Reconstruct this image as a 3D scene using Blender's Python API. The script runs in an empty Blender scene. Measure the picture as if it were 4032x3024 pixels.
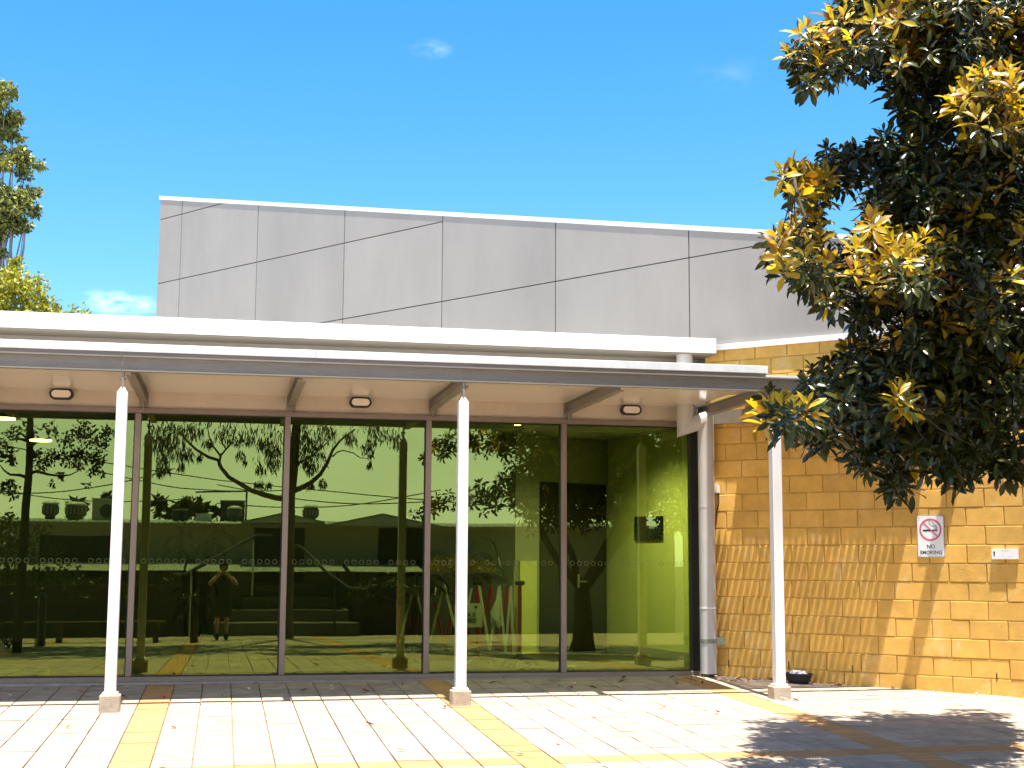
import bpy, bmesh, math, random
from mathutils import Vector, Matrix, noise
R = math.radians
random.seed(11)
sc = bpy.context.scene
COL = sc.collection

# ---------------------------------------------------------------- camera
cam_d = bpy.data.cameras.new("camera"); cam = bpy.data.objects.new("camera", cam_d); COL.objects.link(cam)
CAM = Vector((0, -16.1, 1.315))
FPX = 5493.553
def _cam_axes():
    n = Vector((881 - 2016, 2212 - 1512, FPX)).normalized()
    x = Vector((29131 - 2016, 2364 - 1512, FPX)).normalized()
    z = x.cross(n).normalized()
    if z.y > 0: z = -z
    x = n.cross(z)
    if x.x < 0: x = -x
    return x.normalized(), n, z.normalized()          # world X, Y, Z axes seen in (right, down, forward)
_ax, _ay, _az = _cam_axes()
def cw(v): return Vector((_ax.dot(v), _ay.dot(v), _az.dot(v)))
right, up, back = cw(Vector((1, 0, 0))), cw(Vector((0, -1, 0))), cw(Vector((0, 0, -1)))
cam.matrix_world = Matrix(((right.x, up.x, back.x, CAM.x), (right.y, up.y, back.y, CAM.y), (right.z, up.z, back.z, CAM.z), (0, 0, 0, 1)))
cam_d.lens = 49.05; cam_d.sensor_width = 36; cam_d.clip_start = 0.05; cam_d.clip_end = 3000
sc.camera = cam
def ray(px, py): return cw(Vector((px - 2016, py - 1512, FPX)))
def onY(px, py, Y):                                    # survey helper: where a sight line meets the vertical plane y = Y
    d = ray(px, py); return CAM + d * ((Y - CAM.y) / d.y)
def mirY(px, py, Y):                                   # same for things seen in the glass, standing at -Y
    p = onY(px, py, Y); return Vector((p.x, -p.y, p.z))
def in_frame(p, m=0.0):
    d = p - CAM
    x, y, z = right.dot(d), -up.dot(d), -back.dot(d)
    if z < 0.2: return False
    return abs(x / z * FPX) < 2016 + m and abs(y / z * FPX) < 1512 + m
def todisp(p):
    d = p - CAM; z = -back.dot(d)
    return ((right.dot(d) / z * FPX + 2016) / 1.8228, (-up.dot(d) / z * FPX + 1512) / 1.8228)

# ---------------------------------------------------------------- world, sun, exposure
SUN_DIR = Vector((0.012, -0.178, 1.0)).normalized()
world = bpy.data.worlds.new("World"); sc.world = world; world.use_nodes = True
wn = world.node_tree; wn.nodes.clear()
out = wn.nodes.new("ShaderNodeOutputWorld"); bg = wn.nodes.new("ShaderNodeBackground")
sky = wn.nodes.new("ShaderNodeTexSky"); sky.sky_type = 'NISHITA'; sky.sun_disc = False
sky.sun_elevation = math.asin(SUN_DIR.z); sky.sun_rotation = R(180)
sky.air_density = 1.0; sky.dust_density = 0.55; sky.ozone_density = 3.0
hsv = wn.nodes.new("ShaderNodeHueSaturation"); hsv.inputs['Hue'].default_value = 0.494; hsv.inputs['Saturation'].default_value = 1.38; hsv.inputs['Value'].default_value = 0.93
wn.links.new(sky.outputs[0], hsv.inputs['Color'])
tc = wn.nodes.new("ShaderNodeTexCoord")
mp = wn.nodes.new("ShaderNodeMapping"); mp.inputs['Scale'].default_value = (6, 6, 15)
nz = wn.nodes.new("ShaderNodeTexNoise"); nz.inputs['Scale'].default_value = 1.0; nz.inputs['Detail'].default_value = 7
wn.links.new(tc.outputs['Generated'], mp.inputs[0]); wn.links.new(mp.outputs[0], nz.inputs['Vector'])
acc = None
for (px, py, rad, amt) in ((930, 105, .017, .24), (235, 652, .022, .55), (305, 662, .02, .4), (1575, 160, .03, .045)):
    dv = ray(px * 1.8228, py * 1.8228).normalized()
    dist = wn.nodes.new("ShaderNodeVectorMath"); dist.operation = 'DISTANCE'
    mm = wn.nodes.new("ShaderNodeMapping"); mm.inputs['Scale'].default_value = (1, 1, 2.2)
    wn.links.new(tc.outputs['Generated'], mm.inputs[0])
    wn.links.new(mm.outputs[0], dist.inputs[0]); dist.inputs[1].default_value = (dv.x, dv.y, dv.z * 2.2)
    mr = wn.nodes.new("ShaderNodeMapRange"); mr.inputs[1].default_value = 0; mr.inputs[2].default_value = rad; mr.inputs[3].default_value = amt; mr.inputs[4].default_value = 0
    wn.links.new(dist.outputs['Value'], mr.inputs[0])
    if acc is None: acc = mr.outputs[0]
    else:
        a = wn.nodes.new("ShaderNodeMath"); a.operation = 'ADD'; wn.links.new(acc, a.inputs[0]); wn.links.new(mr.outputs[0], a.inputs[1]); acc = a.outputs[0]
mp2 = wn.nodes.new("ShaderNodeMapping"); mp2.inputs['Scale'].default_value = (60, 60, 120)
nz2 = wn.nodes.new("ShaderNodeTexNoise"); nz2.inputs['Scale'].default_value = 1.0; nz2.inputs['Detail'].default_value = 6
wn.links.new(tc.outputs['Generated'], mp2.inputs[0]); wn.links.new(mp2.outputs[0], nz2.inputs['Vector'])
mr2 = wn.nodes.new("ShaderNodeMapRange"); mr2.inputs[1].default_value = .38; mr2.inputs[2].default_value = .72
wn.links.new(nz2.outputs['Fac'], mr2.inputs[0])
sep = wn.nodes.new("ShaderNodeSeparateXYZ"); wn.links.new(tc.outputs['Generated'], sep.inputs[0])
vy = wn.nodes.new("ShaderNodeMapRange"); vy.interpolation_type = 'SMOOTHSTEP'; vy.inputs[1].default_value = .25; vy.inputs[2].default_value = -.55; wn.links.new(sep.outputs['Y'], vy.inputs[0])
vz = wn.nodes.new("ShaderNodeMapRange"); vz.interpolation_type = 'SMOOTHSTEP'; vz.inputs[1].default_value = .48; vz.inputs[2].default_value = .05; wn.links.new(sep.outputs['Z'], vz.inputs[0])
vn = wn.nodes.new("ShaderNodeMapRange"); vn.inputs[1].default_value = .25; vn.inputs[2].default_value = .75; vn.inputs[3].default_value = .55; vn.inputs[4].default_value = 1.0; wn.links.new(nz.outputs['Fac'], vn.inputs[0])
v1 = wn.nodes.new("ShaderNodeMath"); v1.operation = 'MULTIPLY'; wn.links.new(vy.outputs[0], v1.inputs[0]); wn.links.new(vz.outputs[0], v1.inputs[1])
v2 = wn.nodes.new("ShaderNodeMath"); v2.operation = 'MULTIPLY'; wn.links.new(v1.outputs[0], v2.inputs[0]); wn.links.new(vn.outputs[0], v2.inputs[1])
veil = wn.nodes.new("ShaderNodeMixRGB"); veil.inputs['Color2'].default_value = (13.0, 13.6, 16.5, 1); wn.links.new(v2.outputs[0], veil.inputs['Fac']); wn.links.new(hsv.outputs[0], veil.inputs['Color1'])
mul = wn.nodes.new("ShaderNodeMath"); mul.operation = 'MULTIPLY'; wn.links.new(acc, mul.inputs[0]); wn.links.new(mr2.outputs[0], mul.inputs[1])
mx = wn.nodes.new("ShaderNodeMixRGB"); mx.inputs['Color2'].default_value = (9, 9.3, 9.6, 1)
wn.links.new(mul.outputs[0], mx.inputs['Fac']); wn.links.new(veil.outputs[0], mx.inputs['Color1'])
wn.links.new(mx.outputs[0], bg.inputs['Color']); bg.inputs['Strength'].default_value = 0.105
wn.links.new(bg.outputs[0], out.inputs['Surface'])
sun_d = bpy.data.lights.new("sun", 'SUN'); sun_d.energy = 5.0; sun_d.angle = R(0.5); sun_d.color = (1.0, 0.95, 0.86)
sun = bpy.data.objects.new("sun", sun_d); COL.objects.link(sun); sun.location = (0, -10, 40)
sun.rotation_euler = SUN_DIR.to_track_quat('Z', 'Y').to_euler()
sc.view_settings.view_transform = 'Standard'; sc.view_settings.look = 'None'
sc.view_settings.exposure = 1.45; sc.view_settings.gamma = 1.0; sc.view_settings.use_curve_mapping = False
sc.cycles.max_bounces = 10; sc.cycles.transparent_max_bounces = 16; sc.cycles.glossy_bounces = 5
sc.cycles.use_denoising = True

# ---------------------------------------------------------------- materials
MATS = {}
def mat(name, col, rough=.6, metal=0., var=0., vscale=3., bump=0., bscale=60., objvar=0., isl=False, spec=.5, trans=0., stain=None, emit=None, stretch=None, col2=None):
    m = bpy.data.materials.new(name); m.use_nodes = True; MATS[name] = m
    nt = m.node_tree; N = nt.nodes; L = nt.links
    b = N['Principled BSDF']; b.inputs['Roughness'].default_value = rough; b.inputs['Metallic'].default_value = metal
    b.inputs['Specular IOR Level'].default_value = spec
    b.inputs['Base Color'].default_value = (*col, 1)
    cur = None
    g = N.new('ShaderNodeTexCoord')
    def base():
        nonlocal cur
        if cur is None:
            rgb = N.new('ShaderNodeRGB'); rgb.outputs[0].default_value = (*col, 1); cur = rgb.outputs[0]
        return cur
    def scale_by(sock, lo, hi, a=0., c=1.):
        nonlocal cur
        base()
        mr = N.new('ShaderNodeMapRange'); mr.inputs[1].default_value = a; mr.inputs[2].default_value = c; mr.inputs[3].default_value = lo; mr.inputs[4].default_value = hi
        L.new(sock, mr.inputs[0])
        vm = N.new('ShaderNodeVectorMath'); vm.operation = 'SCALE'; L.new(cur, vm.inputs[0]); L.new(mr.outputs[0], vm.inputs['Scale']); cur = vm.outputs[0]
    geo = N.new('ShaderNodeNewGeometry')
    if var:
        t = N.new('ShaderNodeTexNoise'); t.inputs['Scale'].default_value = vscale; t.inputs['Detail'].default_value = 8; t.inputs['Roughness'].default_value = .65
        if stretch:
            ms = N.new('ShaderNodeMapping'); ms.inputs['Scale'].default_value = stretch; L.new(geo.outputs['Position'], ms.inputs[0]); L.new(ms.outputs[0], t.inputs['Vector'])
        else: L.new(geo.outputs['Position'], t.inputs['Vector'])
        scale_by(t.outputs['Fac'], 1 - var, 1 + var, .3, .7)
    if objvar:
        if isl: src = geo.outputs['Random Per Island']
        else:
            oi = N.new('ShaderNodeObjectInfo'); src = oi.outputs['Random']
        scale_by(src, 1 - objvar, 1 + objvar)
    if col2:
        src2 = geo.outputs['Random Per Island'] if isl else N.new('ShaderNodeObjectInfo').outputs['Random']
        wnz = N.new('ShaderNodeTexWhiteNoise'); wnz.noise_dimensions = '1D'; L.new(src2, wnz.inputs['W'])
        rgb2 = N.new('ShaderNodeMixRGB'); pw = N.new('ShaderNodeMath'); pw.operation = 'POWER'; pw.inputs[1].default_value = 1.9 if 'young' not in name else 1.5; L.new(wnz.outputs['Value'], pw.inputs[0]); L.new(pw.outputs[0], rgb2.inputs['Fac']); L.new(base(), rgb2.inputs['Color1']); rgb2.inputs['Color2'].default_value = (*col2, 1); cur = rgb2.outputs[0]
    if stain:
        t = N.new('ShaderNodeTexNoise'); t.inputs['Scale'].default_value = stain[1]; t.inputs['Detail'].default_value = 10; t.inputs['Roughness'].default_value = .7
        L.new(geo.outputs['Position'], t.inputs['Vector'])
        mr = N.new('ShaderNodeMapRange'); mr.inputs[1].default_value = stain[2]; mr.inputs[2].default_value = stain[2] + .12; mr.inputs[4].default_value = stain[3]
        L.new(t.outputs['Fac'], mr.inputs[0])
        k = N.new('ShaderNodeMixRGB'); L.new(mr.outputs[0], k.inputs['Fac']); L.new(base(), k.inputs['Color1']); k.inputs['Color2'].default_value = (*stain[0], 1); cur = k.outputs[0]
    if cur is not None: L.new(cur, b.inputs['Base Color'])
    if bump:
        t = N.new('ShaderNodeTexNoise'); t.inputs['Scale'].default_value = bscale; t.inputs['Detail'].default_value = 6
        L.new(geo.outputs['Position'], t.inputs['Vector'])
        bp = N.new('ShaderNodeBump'); bp.inputs['Strength'].default_value = bump; bp.inputs['Distance'].default_value = .01
        L.new(t.outputs['Fac'], bp.inputs['Height']); L.new(bp.outputs[0], b.inputs['Normal'])
    if trans:
        tr = N.new('ShaderNodeBsdfTranslucent'); 
        vm = N.new('ShaderNodeVectorMath'); vm.operation = 'MULTIPLY'; vm.inputs[1].default_value = (1.5, 1.3, .5)
        L.new(base(), vm.inputs[0]); L.new(vm.outputs[0], tr.inputs['Color'])
        ms = N.new('ShaderNodeMixShader'); ms.inputs[0].default_value = trans
        L.new(b.outputs[0], ms.inputs[1]); L.new(tr.outputs[0], ms.inputs[2]); L.new(ms.outputs[0], N['Material Output'].inputs['Surface'])
    if emit:
        b.inputs['Emission Color'].default_value = (*emit[0], 1); b.inputs['Emission Strength'].default_value = emit[1]
    return m

M = mat
paver_grey = M('paver_grey', (.375, .298, .228), .85, var=.26, vscale=5, bump=.35, bscale=140, objvar=.09, stain=((.30, .24, .16), 2.2, .60, .4))
paver_tan = M('paver_tan', (.46, .245, .098), .85, var=.14, vscale=5, bump=.35, bscale=140, objvar=.09)
paver_grey_i = M('paver_grey_mass', (.375, .298, .228), .85, var=.26, vscale=5, objvar=.09, isl=True)
paver_tan_i = M('paver_tan_mass', (.46, .245, .098), .85, var=.14, vscale=5, objvar=.09, isl=True)
bed_mat = M('bedding_sand', (.26, .18, .11), .95, var=.3, vscale=9)
soil = M('soil', (.10, .08, .055), .95, var=.3, vscale=1.5)
block_mat = M('split_block', (.69, .395, .080), .88, var=.13, vscale=7, bump=.6, bscale=120, objvar=.10, stain=((.78, .56, .24), 3.2, .56, .6))
mortar = M('mortar', (.60, .38, .10), .95, var=.2, vscale=10, bump=.4, bscale=90)
panel_mat = M('grey_panel', (.322, .285, .243), .38, var=.10, vscale=1.1, objvar=.045, spec=.4, stretch=(1, 1, .35))
panel_back = M('panel_backing', (.015, .012, .014), .9)
white_paint = M('white_paint', (.78, .76, .72), .45, var=.09, vscale=3, stretch=(3, 1, .4))
white_metal = M('white_metal', (.76, .745, .71), .35, var=.08, vscale=3, stretch=(3, 1, .5))
grey_steel = M('grey_steel', (.25, .22, .175), .45, var=.10, vscale=4, stretch=(1, 6, 6))
soffit_mat = M('soffit_white', (.78, .70, .58), .16, var=.02, vscale=1)
band_mat = M('beige_render', (.55, .46, .35), .6, var=.08, vscale=3, bump=.1)
frame_mat = M('champagne_frame', (.25, .19, .145), .4, metal=.3, var=.08, vscale=6, stretch=(1, 1, .3))
frame_dark = M('dark_gasket', (.012, .011, .01), .5)
pipe_mat = M('pipe_grey', (.50, .48, .44), .42, var=.06, vscale=4)
concrete = M('concrete', (.42, .35, .26), .9, var=.2, vscale=9, bump=.5, bscale=90, stain=((.3, .2, .1), 7, .58, .4))
black_plastic = M('black_plastic', (.012, .012, .014), .4)
rim_black = M('lamp_rim', (.03, .022, .025), .45)
diffuser = M('lamp_diffuser', (.85, .74, .62), .35)
bark = M('ficus_bark', (.055, .038, .024), .9, var=.3, vscale=9, bump=.8, bscale=30)
pale_bark = M('pale_gum_bark', (.30, .27, .24), .8, var=.2, vscale=4)
gum_bark = M('gum_bark', (.13, .10, .07), .9, var=.35, vscale=4, bump=.6, bscale=20)
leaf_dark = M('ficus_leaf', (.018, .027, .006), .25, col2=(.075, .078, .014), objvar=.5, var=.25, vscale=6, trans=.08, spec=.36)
leaf_gold = M('ficus_young_sunlit_leaf', (.56, .44, .022), .35, objvar=.3, trans=.42, spec=.45, col2=(.20, .075, .012))  # yellow of sun through the leaf painted in; brown is the leaf underside
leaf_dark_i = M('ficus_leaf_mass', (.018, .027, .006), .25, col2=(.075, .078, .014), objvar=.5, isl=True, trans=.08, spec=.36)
leaf_gold_i = M('ficus_young_sunlit_leaf_mass', (.56, .44, .022), .35, objvar=.3, isl=True, trans=.42, spec=.45, col2=(.20, .075, .012))  # same painted sunlit yellow for the joined leaves
gum_leaf = M('gum_leaf', (.055, .062, .024), .45, objvar=.5, isl=True, trans=.2)
gum_leaf_far = M('gum_leaf_far', (.20, .215, .045), .5, objvar=.7, isl=True, trans=.2)
wattle_leaf = M('golden_bush_leaf', (.27, .27, .018), .5, objvar=.6, isl=True, trans=.25)
pale_gum = M('pale_gum_leaf', (.22, .20, .10), .5, objvar=.5, isl=True, trans=.25)
hedge_leaf = M('hedge_leaf', (.05, .06, .015), .5, objvar=.5, isl=True, trans=.2)
gold_hedge_leaf = M('gold_hedge_leaf', (.28, .20, .02), .5, objvar=.5, isl=True, trans=.2)
dry_leaf_m = M('dry_leaf', (.20, .075, .03), .8, objvar=.8)
pale_dry_leaf = M('pale_dry_leaf', (.55, .42, .30), .8, objvar=.4)
sign_white = M('sign_white', (.82, .82, .80), .35)
sign_red = M('sign_red', (.62, .10, .14), .45)
sign_black = M('sign_black', (.012, .012, .012), .5)
sign_grey = M('sign_grey', (.45, .45, .46), .4)
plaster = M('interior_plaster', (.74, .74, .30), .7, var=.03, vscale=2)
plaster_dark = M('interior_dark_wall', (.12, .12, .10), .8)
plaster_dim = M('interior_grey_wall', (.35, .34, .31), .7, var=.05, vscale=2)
carpet = M('interior_floor', (.05, .048, .04), .5, var=.15, vscale=3)
ceil_mat = M('interior_ceiling', (.62, .60, .55), .7)
door_mat = M('interior_door', (.018, .014, .012), .5)
palm_leaf = M('palm_leaf', (.012, .020, .007), .4, objvar=.4, isl=True)
barrier_red = M('barrier_red', (.42, .018, .03), .4)
barrier_white = M('barrier_white', (.80, .80, .78), .4)
cloth_mat = M('white_cloth', (.82, .82, .80), .8, bump=.2, bscale=30)
shed_wall = M('opposite_wall', (.34, .29, .21), .8, var=.06, vscale=2)
shed_roof = M('zinc_roof', (.48, .48, .45), .4, metal=.2, var=.1, vscale=2)
dark_open = M('dark_opening', (.010, .010, .011), .5)
vent_metal = M('vent_metal', (.60, .60, .57), .4, metal=.2)
dark_vent = M('dark_vent', (.05, .05, .045), .6)
timber = M('dark_timber', (.05, .035, .022), .8, var=.3, vscale=6)
stone_step = M('stone_step', (.14, .12, .09), .9, var=.15, vscale=3)
rail_metal = M('rail_metal', (.06, .055, .05), .4, metal=.5)
steel_bright = M('steel_post', (.55, .55, .52), .3, metal=.6)
skin = M('skin', (.45, .25, .17), .6); dress = M('dark_dress', (.02, .018, .02), .9); hair_m = M('dark_hair', (.015, .01, .008), .5); boot_m = M('boot_leather', (.012, .01, .009), .4)
lamp_on = M('lamp_glow', (.9, .9, .85), .5, emit=((1, .93, .8), 9.0))
decal_m = M('etched_decal', (.14, .16, .06), .6)
poster_m = M('poster_black', (.008, .014, .012), .4); poster_g = M('poster_print', (.03, .09, .055), .5)

def glass_material():
    m = bpy.data.materials.new('green_glass'); m.use_nodes = True; nt = m.node_tree; N = nt.nodes; L = nt.links
    N.remove(N['Principled BSDF'])
    tr = N.new('ShaderNodeBsdfTransparent'); tr.inputs['Color'].default_value = (.55, .62, .32, 1)
    bn = N.new('ShaderNodeTexNoise'); bn.inputs['Scale'].default_value = 1.1; bn.inputs['Detail'].default_value = 1.0
    gg = N.new('ShaderNodeNewGeometry'); L.new(gg.outputs['Position'], bn.inputs['Vector'])
    bp = N.new('ShaderNodeBump'); bp.inputs['Strength'].default_value = 1.0; bp.inputs['Distance'].default_value = .0006; L.new(bn.outputs['Fac'], bp.inputs['Height'])
    gl = N.new('ShaderNodeBsdfGlossy'); L.new(bp.outputs[0], gl.inputs['Normal']); gl.inputs['Roughness'].default_value = 0.0; gl.inputs['Color'].default_value = (.47, .56, .185, 1)
    lw = N.new('ShaderNodeLayerWeight'); lw.inputs['Blend'].default_value = .5; pw = N.new('ShaderNodeMath'); pw.operation = 'POWER'; pw.inputs[1].default_value = 4; L.new(lw.outputs['Facing'], pw.inputs[0]); fr = N.new('ShaderNodeMapRange'); fr.inputs[3].default_value = .185; fr.inputs[4].default_value = .85; L.new(pw.outputs[0], fr.inputs[0])
    ms = N.new('ShaderNodeMixShader'); L.new(fr.outputs[0], ms.inputs[0]); L.new(tr.outputs[0], ms.inputs[1]); L.new(gl.outputs[0], ms.inputs[2])
    L.new(ms.outputs[0], N['Material Output'].inputs['Surface'])
    return m
glass = glass_material()

# ---------------------------------------------------------------- helpers
ORG = {}
def org(o): return ORG.get(o.name, Vector((0, 0, 0))) if o else Vector((0, 0, 0))
def tag(o, label=None, cat=None, group=None, kind=None):
    if label: o['label'] = label
    if cat: o['category'] = cat
    if group: o['group'] = group
    if kind: o['kind'] = kind
    return o
def thing(name, label, cat, loc=(0, 0, 0), group=None, kind=None):
    o = bpy.data.objects.new(name, None); COL.objects.link(o); o.location = loc; o.empty_display_size = .2
    ORG[o.name] = Vector(loc); return tag(o, label, cat, group, kind)
class MB:
    def __init__(s): s.v = []; s.f = []; s.m = []; s.cur = 0
    def add(s, vs, fs):
        n = len(s.v); s.v += [Vector(p) for p in vs]; s.f += [tuple(i + n for i in f) for f in fs]; s.m += [s.cur] * len(fs); return s
    def box(s, x0, x1, y0, y1, z0, z1):
        return s.add([(x0, y0, z0), (x1, y0, z0), (x1, y1, z0), (x0, y1, z0), (x0, y0, z1), (x1, y0, z1), (x1, y1, z1), (x0, y1, z1)],
                     [(0, 3, 2, 1), (4, 5, 6, 7), (0, 1, 5, 4), (1, 2, 6, 5), (2, 3, 7, 6), (3, 0, 4, 7)])
    def bbox(s, x0, x1, y0, y1, z0, z1, b=.006):       # box with chamfered edges
        c = Vector(((x0 + x1) / 2, (y0 + y1) / 2, (z0 + z1) / 2)); h = Vector(((x1 - x0) / 2, (y1 - y0) / 2, (z1 - z0) / 2))
        bm = bmesh.new(); bmesh.ops.create_cube(bm, size=2)
        for v in bm.verts: v.co = Vector((v.co.x * h.x, v.co.y * h.y, v.co.z * h.z)) + c
        bmesh.ops.bevel(bm, geom=bm.edges[:], offset=b, segments=1, affect='EDGES')
        bm.verts.index_update(); s.add([v.co.copy() for v in bm.verts], [tuple(v.index for v in f.verts) for f in bm.faces]); bm.free(); return s
    def obox(s, p, ax, ay, az):                        # box from corner p along three edge vectors
        p, ax, ay, az = map(Vector, (p, ax, ay, az))
        vs = [p, p + ax, p + ax + ay, p + ay, p + az, p + ax + az, p + ax + ay + az, p + ay + az]
        return s.add(vs, [(0, 3, 2, 1), (4, 5, 6, 7), (0, 1, 5, 4), (1, 2, 6, 5), (2, 3, 7, 6), (3, 0, 4, 7)])
    def bar(s, a, b, w, t, side=(0, 1, 0)):            # flat bar from a to b: width w in the plane across side, thickness t along side
        a, b, side = Vector(a), Vector(b), Vector(side).normalized()
        d = (b - a).normalized(); n = side.cross(d).normalized()
        return s.obox(a - n * w / 2 - side * t / 2, b - a, n * w, side * t)
    def prism(s, poly, o, u, v, w):                    # polygon in (u, v) from o, extruded by the vector w
        o, u, v, w = map(Vector, (o, u, v, w)); k = len(poly)
        vs = [o + u * a + v * b for a, b in poly]; vs += [p + w for p in vs]
        return s.add(vs, [tuple(range(k - 1, -1, -1)), tuple(range(k, 2 * k))] + [(i, (i + 1) % k, k + (i + 1) % k, k + i) for i in range(k)])
    def tube(s, pts, r, n=10, cap=True):
        pts = [Vector(p) for p in pts]; rs = r if isinstance(r, (list, tuple)) else [r] * len(pts)
        rings = []; ref = None
        for i, p in enumerate(pts):
            if i == 0: t = pts[1] - p
            elif i == len(pts) - 1: t = p - pts[i - 1]
            else:
                t = (p - pts[i - 1]).normalized() + (pts[i + 1] - p).normalized()
            t = t.normalized() if t.length > 1e-9 else Vector((0, 0, 1))
            if ref is None: ref = Vector((1, 0, 0)) if abs(t.x) < .9 else Vector((0, 1, 0))
            a = (ref - t * ref.dot(t)).normalized(); b = t.cross(a); ref = a
            k = 1.0
            if 0 < i < len(pts) - 1:
                cs = (p - pts[i - 1]).normalized().dot(t); k = 1
                mit = 1.0 if isinstance(r, (list, tuple)) else 1 / max(.5, cs)
                bend = ((pts[i + 1] - p).normalized() - (p - pts[i - 1]).normalized())
                bend = bend.normalized() if bend.length > 1e-5 else Vector((0, 0, 0))
                ring = []
                for j in range(n):
                    q = (a * math.cos(2 * math.pi * j / n) + b * math.sin(2 * math.pi * j / n)) * rs[i]
                    q = q + bend * (q.dot(bend) * (mit - 1)); ring.append(p + q)
                rings.append(ring); continue
            rings.append([p + (a * math.cos(2 * math.pi * j / n) + b * math.sin(2 * math.pi * j / n)) * rs[i] for j in range(n)])
        base = [q for r_ in rings for q in r_]; fs = []
        for i in range(len(rings) - 1):
            for j in range(n): fs.append((i * n + j, i * n + (j + 1) % n, (i + 1) * n + (j + 1) % n, (i + 1) * n + j))
        if cap: fs += [tuple(range(n - 1, -1, -1)), tuple(range((len(rings) - 1) * n, len(rings) * n))]
        return s.add(base, fs)
    def lathe(s, prof, c, n=20, sx=1, sy=1):
        c = Vector(c); vs = []; fs = []
        for r, z in prof:
            for j in range(n): vs.append(c + Vector((r * sx * math.cos(2 * math.pi * j / n), r * sy * math.sin(2 * math.pi * j / n), z)))
        for i in range(len(prof) - 1):
            for j in range(n): fs.append((i * n + j, i * n + (j + 1) % n, (i + 1) * n + (j + 1) % n, (i + 1) * n + j))
        fs += [tuple(range(n - 1, -1, -1)), tuple(range((len(prof) - 1) * n, len(prof) * n))]
        return s.add(vs, fs)
    def mesh(s, name, mats, loc=Vector((0, 0, 0)), smooth=False):
        me = bpy.data.meshes.new(name); me.from_pydata([v - loc for v in s.v], [], s.f)
        mats = mats if isinstance(mats, (list, tuple)) else [mats]
        for m_ in mats: me.materials.append(m_)
        if len(mats) > 1: me.polygons.foreach_set('material_index', s.m)
        if smooth: me.polygons.foreach_set('use_smooth', [True] * len(me.polygons))
        me.update(); return me
    def build(s, name, mats, parent=None, smooth=False, loc=None, **tags):
        L = Vector(loc) if loc is not None else org(parent)
        o = bpy.data.objects.new(name, s.mesh(name, mats, L, smooth)); COL.objects.link(o)
        ORG[o.name] = L
        if parent: o.parent = parent; o.location = L - org(parent)
        else: o.location = L
        return tag(o, **tags) if tags else o
def place(name, me, parent, mw):                       # another object on shared mesh data
    o = bpy.data.objects.new(name, me); COL.objects.link(o); o.parent = parent
    mw = Matrix(mw); o.matrix_local = Matrix.Translation(-org(parent)) @ mw; return o
def text_mesh(txt, size, m, extr=.0008):
    cu = bpy.data.curves.new('lettering', 'FONT'); cu.body = txt; cu.size = size; cu.align_x = 'CENTER'; cu.align_y = 'CENTER'; cu.extrude = extr; cu.offset = size * .018; cu.resolution_u = 3
    o = bpy.data.objects.new('lettering', cu); COL.objects.link(o); dg = bpy.context.evaluated_depsgraph_get()
    me = bpy.data.meshes.new_from_object(o.evaluated_get(dg)); bpy.data.objects.remove(o); me.materials.clear(); me.materials.append(m); return me

GX, GY = .004, .027
def gz(x, y): return GX * x + GY * y
WD = Vector((1, -1, 0)).normalized(); WN = Vector((-1, -1, 0)).normalized(); W0 = Vector((5.74, -.25, 0))
def wl(u, h, off=0.): return W0 + WD * u + WN * off + Vector((0, 0, h))
def wall_side(x, y): return (Vector((x, y, 0)) - W0).dot(WN)
UP = Vector((0, 0, 1))

# ---------------------------------------------------------------- ground and paving
b = MB(); S = 900
b.add([(-S, 8, gz(0, 8) - .35), (S, 8, gz(0, 8) - .35), (S, S, -.35), (-S, S, -.35)], [(0, 1, 2, 3)])
b.add([(-S, -S, -1.0), (S, -S, -1.0), (S, -40, -1.15), (-S, -40, -1.15)], [(0, 1, 2, 3)])
b.add([(-S, -40, -1.15), (S, -40, -1.15), (S, 8, gz(0, 8) - .35), (-S, 8, gz(0, 8) - .35)], [(0, 1, 2, 3)])
b.build('ground', soil, kind='structure')
paving = MB()
def gp(x, y, dz=0): return (x, y, gz(x, y) + dz)
P0, P1, Q0, Q1 = -11.0, 13.0, -19.6, .2
paving.add([gp(P0, Q0, -.02), gp(P1, Q0, -.02), gp(P1, Q1, -.02), gp(P0, Q1, -.02)], [(0, 1, 2, 3)])
pav = paving.build('paving', bed_mat, kind='structure')
PW, GAP = .2955, .0095
def paver_kind(i, j):                                  # i: column from the strip at x=-0.77, j: row away from the glass
    return (i % 10 == 0) or (j % 10 == 0 and False) or j in (18, 38, 58)
h = PW / 2 - GAP / 2; hy = PW / 2 - .0095
def paver_mesh(m):
    bb = MB(); t = .003; hh = h - t
    bb.add([(-h, -h, -.018), (h, -h, -.018), (h, h, -.018), (-h, h, -.018), (-h, -h, -t), (h, -h, -t), (h, h, -t), (-h, h, -t), (-hh, -hh, 0), (hh, -hh, 0), (hh, hh, 0), (-hh, hh, 0)],
           [(8, 9, 10, 11), (4, 5, 9, 8), (5, 6, 10, 9), (6, 7, 11, 10), (7, 4, 8, 11), (0, 1, 5, 4), (1, 2, 6, 5), (2, 3, 7, 6), (3, 0, 4, 7)])
    bb.v = [Vector((v.x, v.y * hy / h, v.z)) for v in bb.v]
    return bb
pm_g, pm_t = paver_mesh(0).mesh('paver', paver_grey), paver_mesh(0).mesh('paver', paver_tan)
slope = Matrix.Rotation(math.atan(GY), 4, 'X') @ Matrix.Rotation(-math.atan(GX), 4, 'Y')
cells = []
for i in range(-34, 46):
    for j in range(0, 66):
        x = -.77 + PW * (i + .5); y = -.20 - PW * (j + .5) + (0 if True else 0)
        if wall_side(x, y) < -.25 and x > 5: continue
        if x > P1 or x < P0 or y < Q0: continue
        cells.append((i, j, x, y))
vis = [c for c in cells if in_frame(Vector((c[2], c[3], gz(c[2], c[3]))), 60)]
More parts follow.
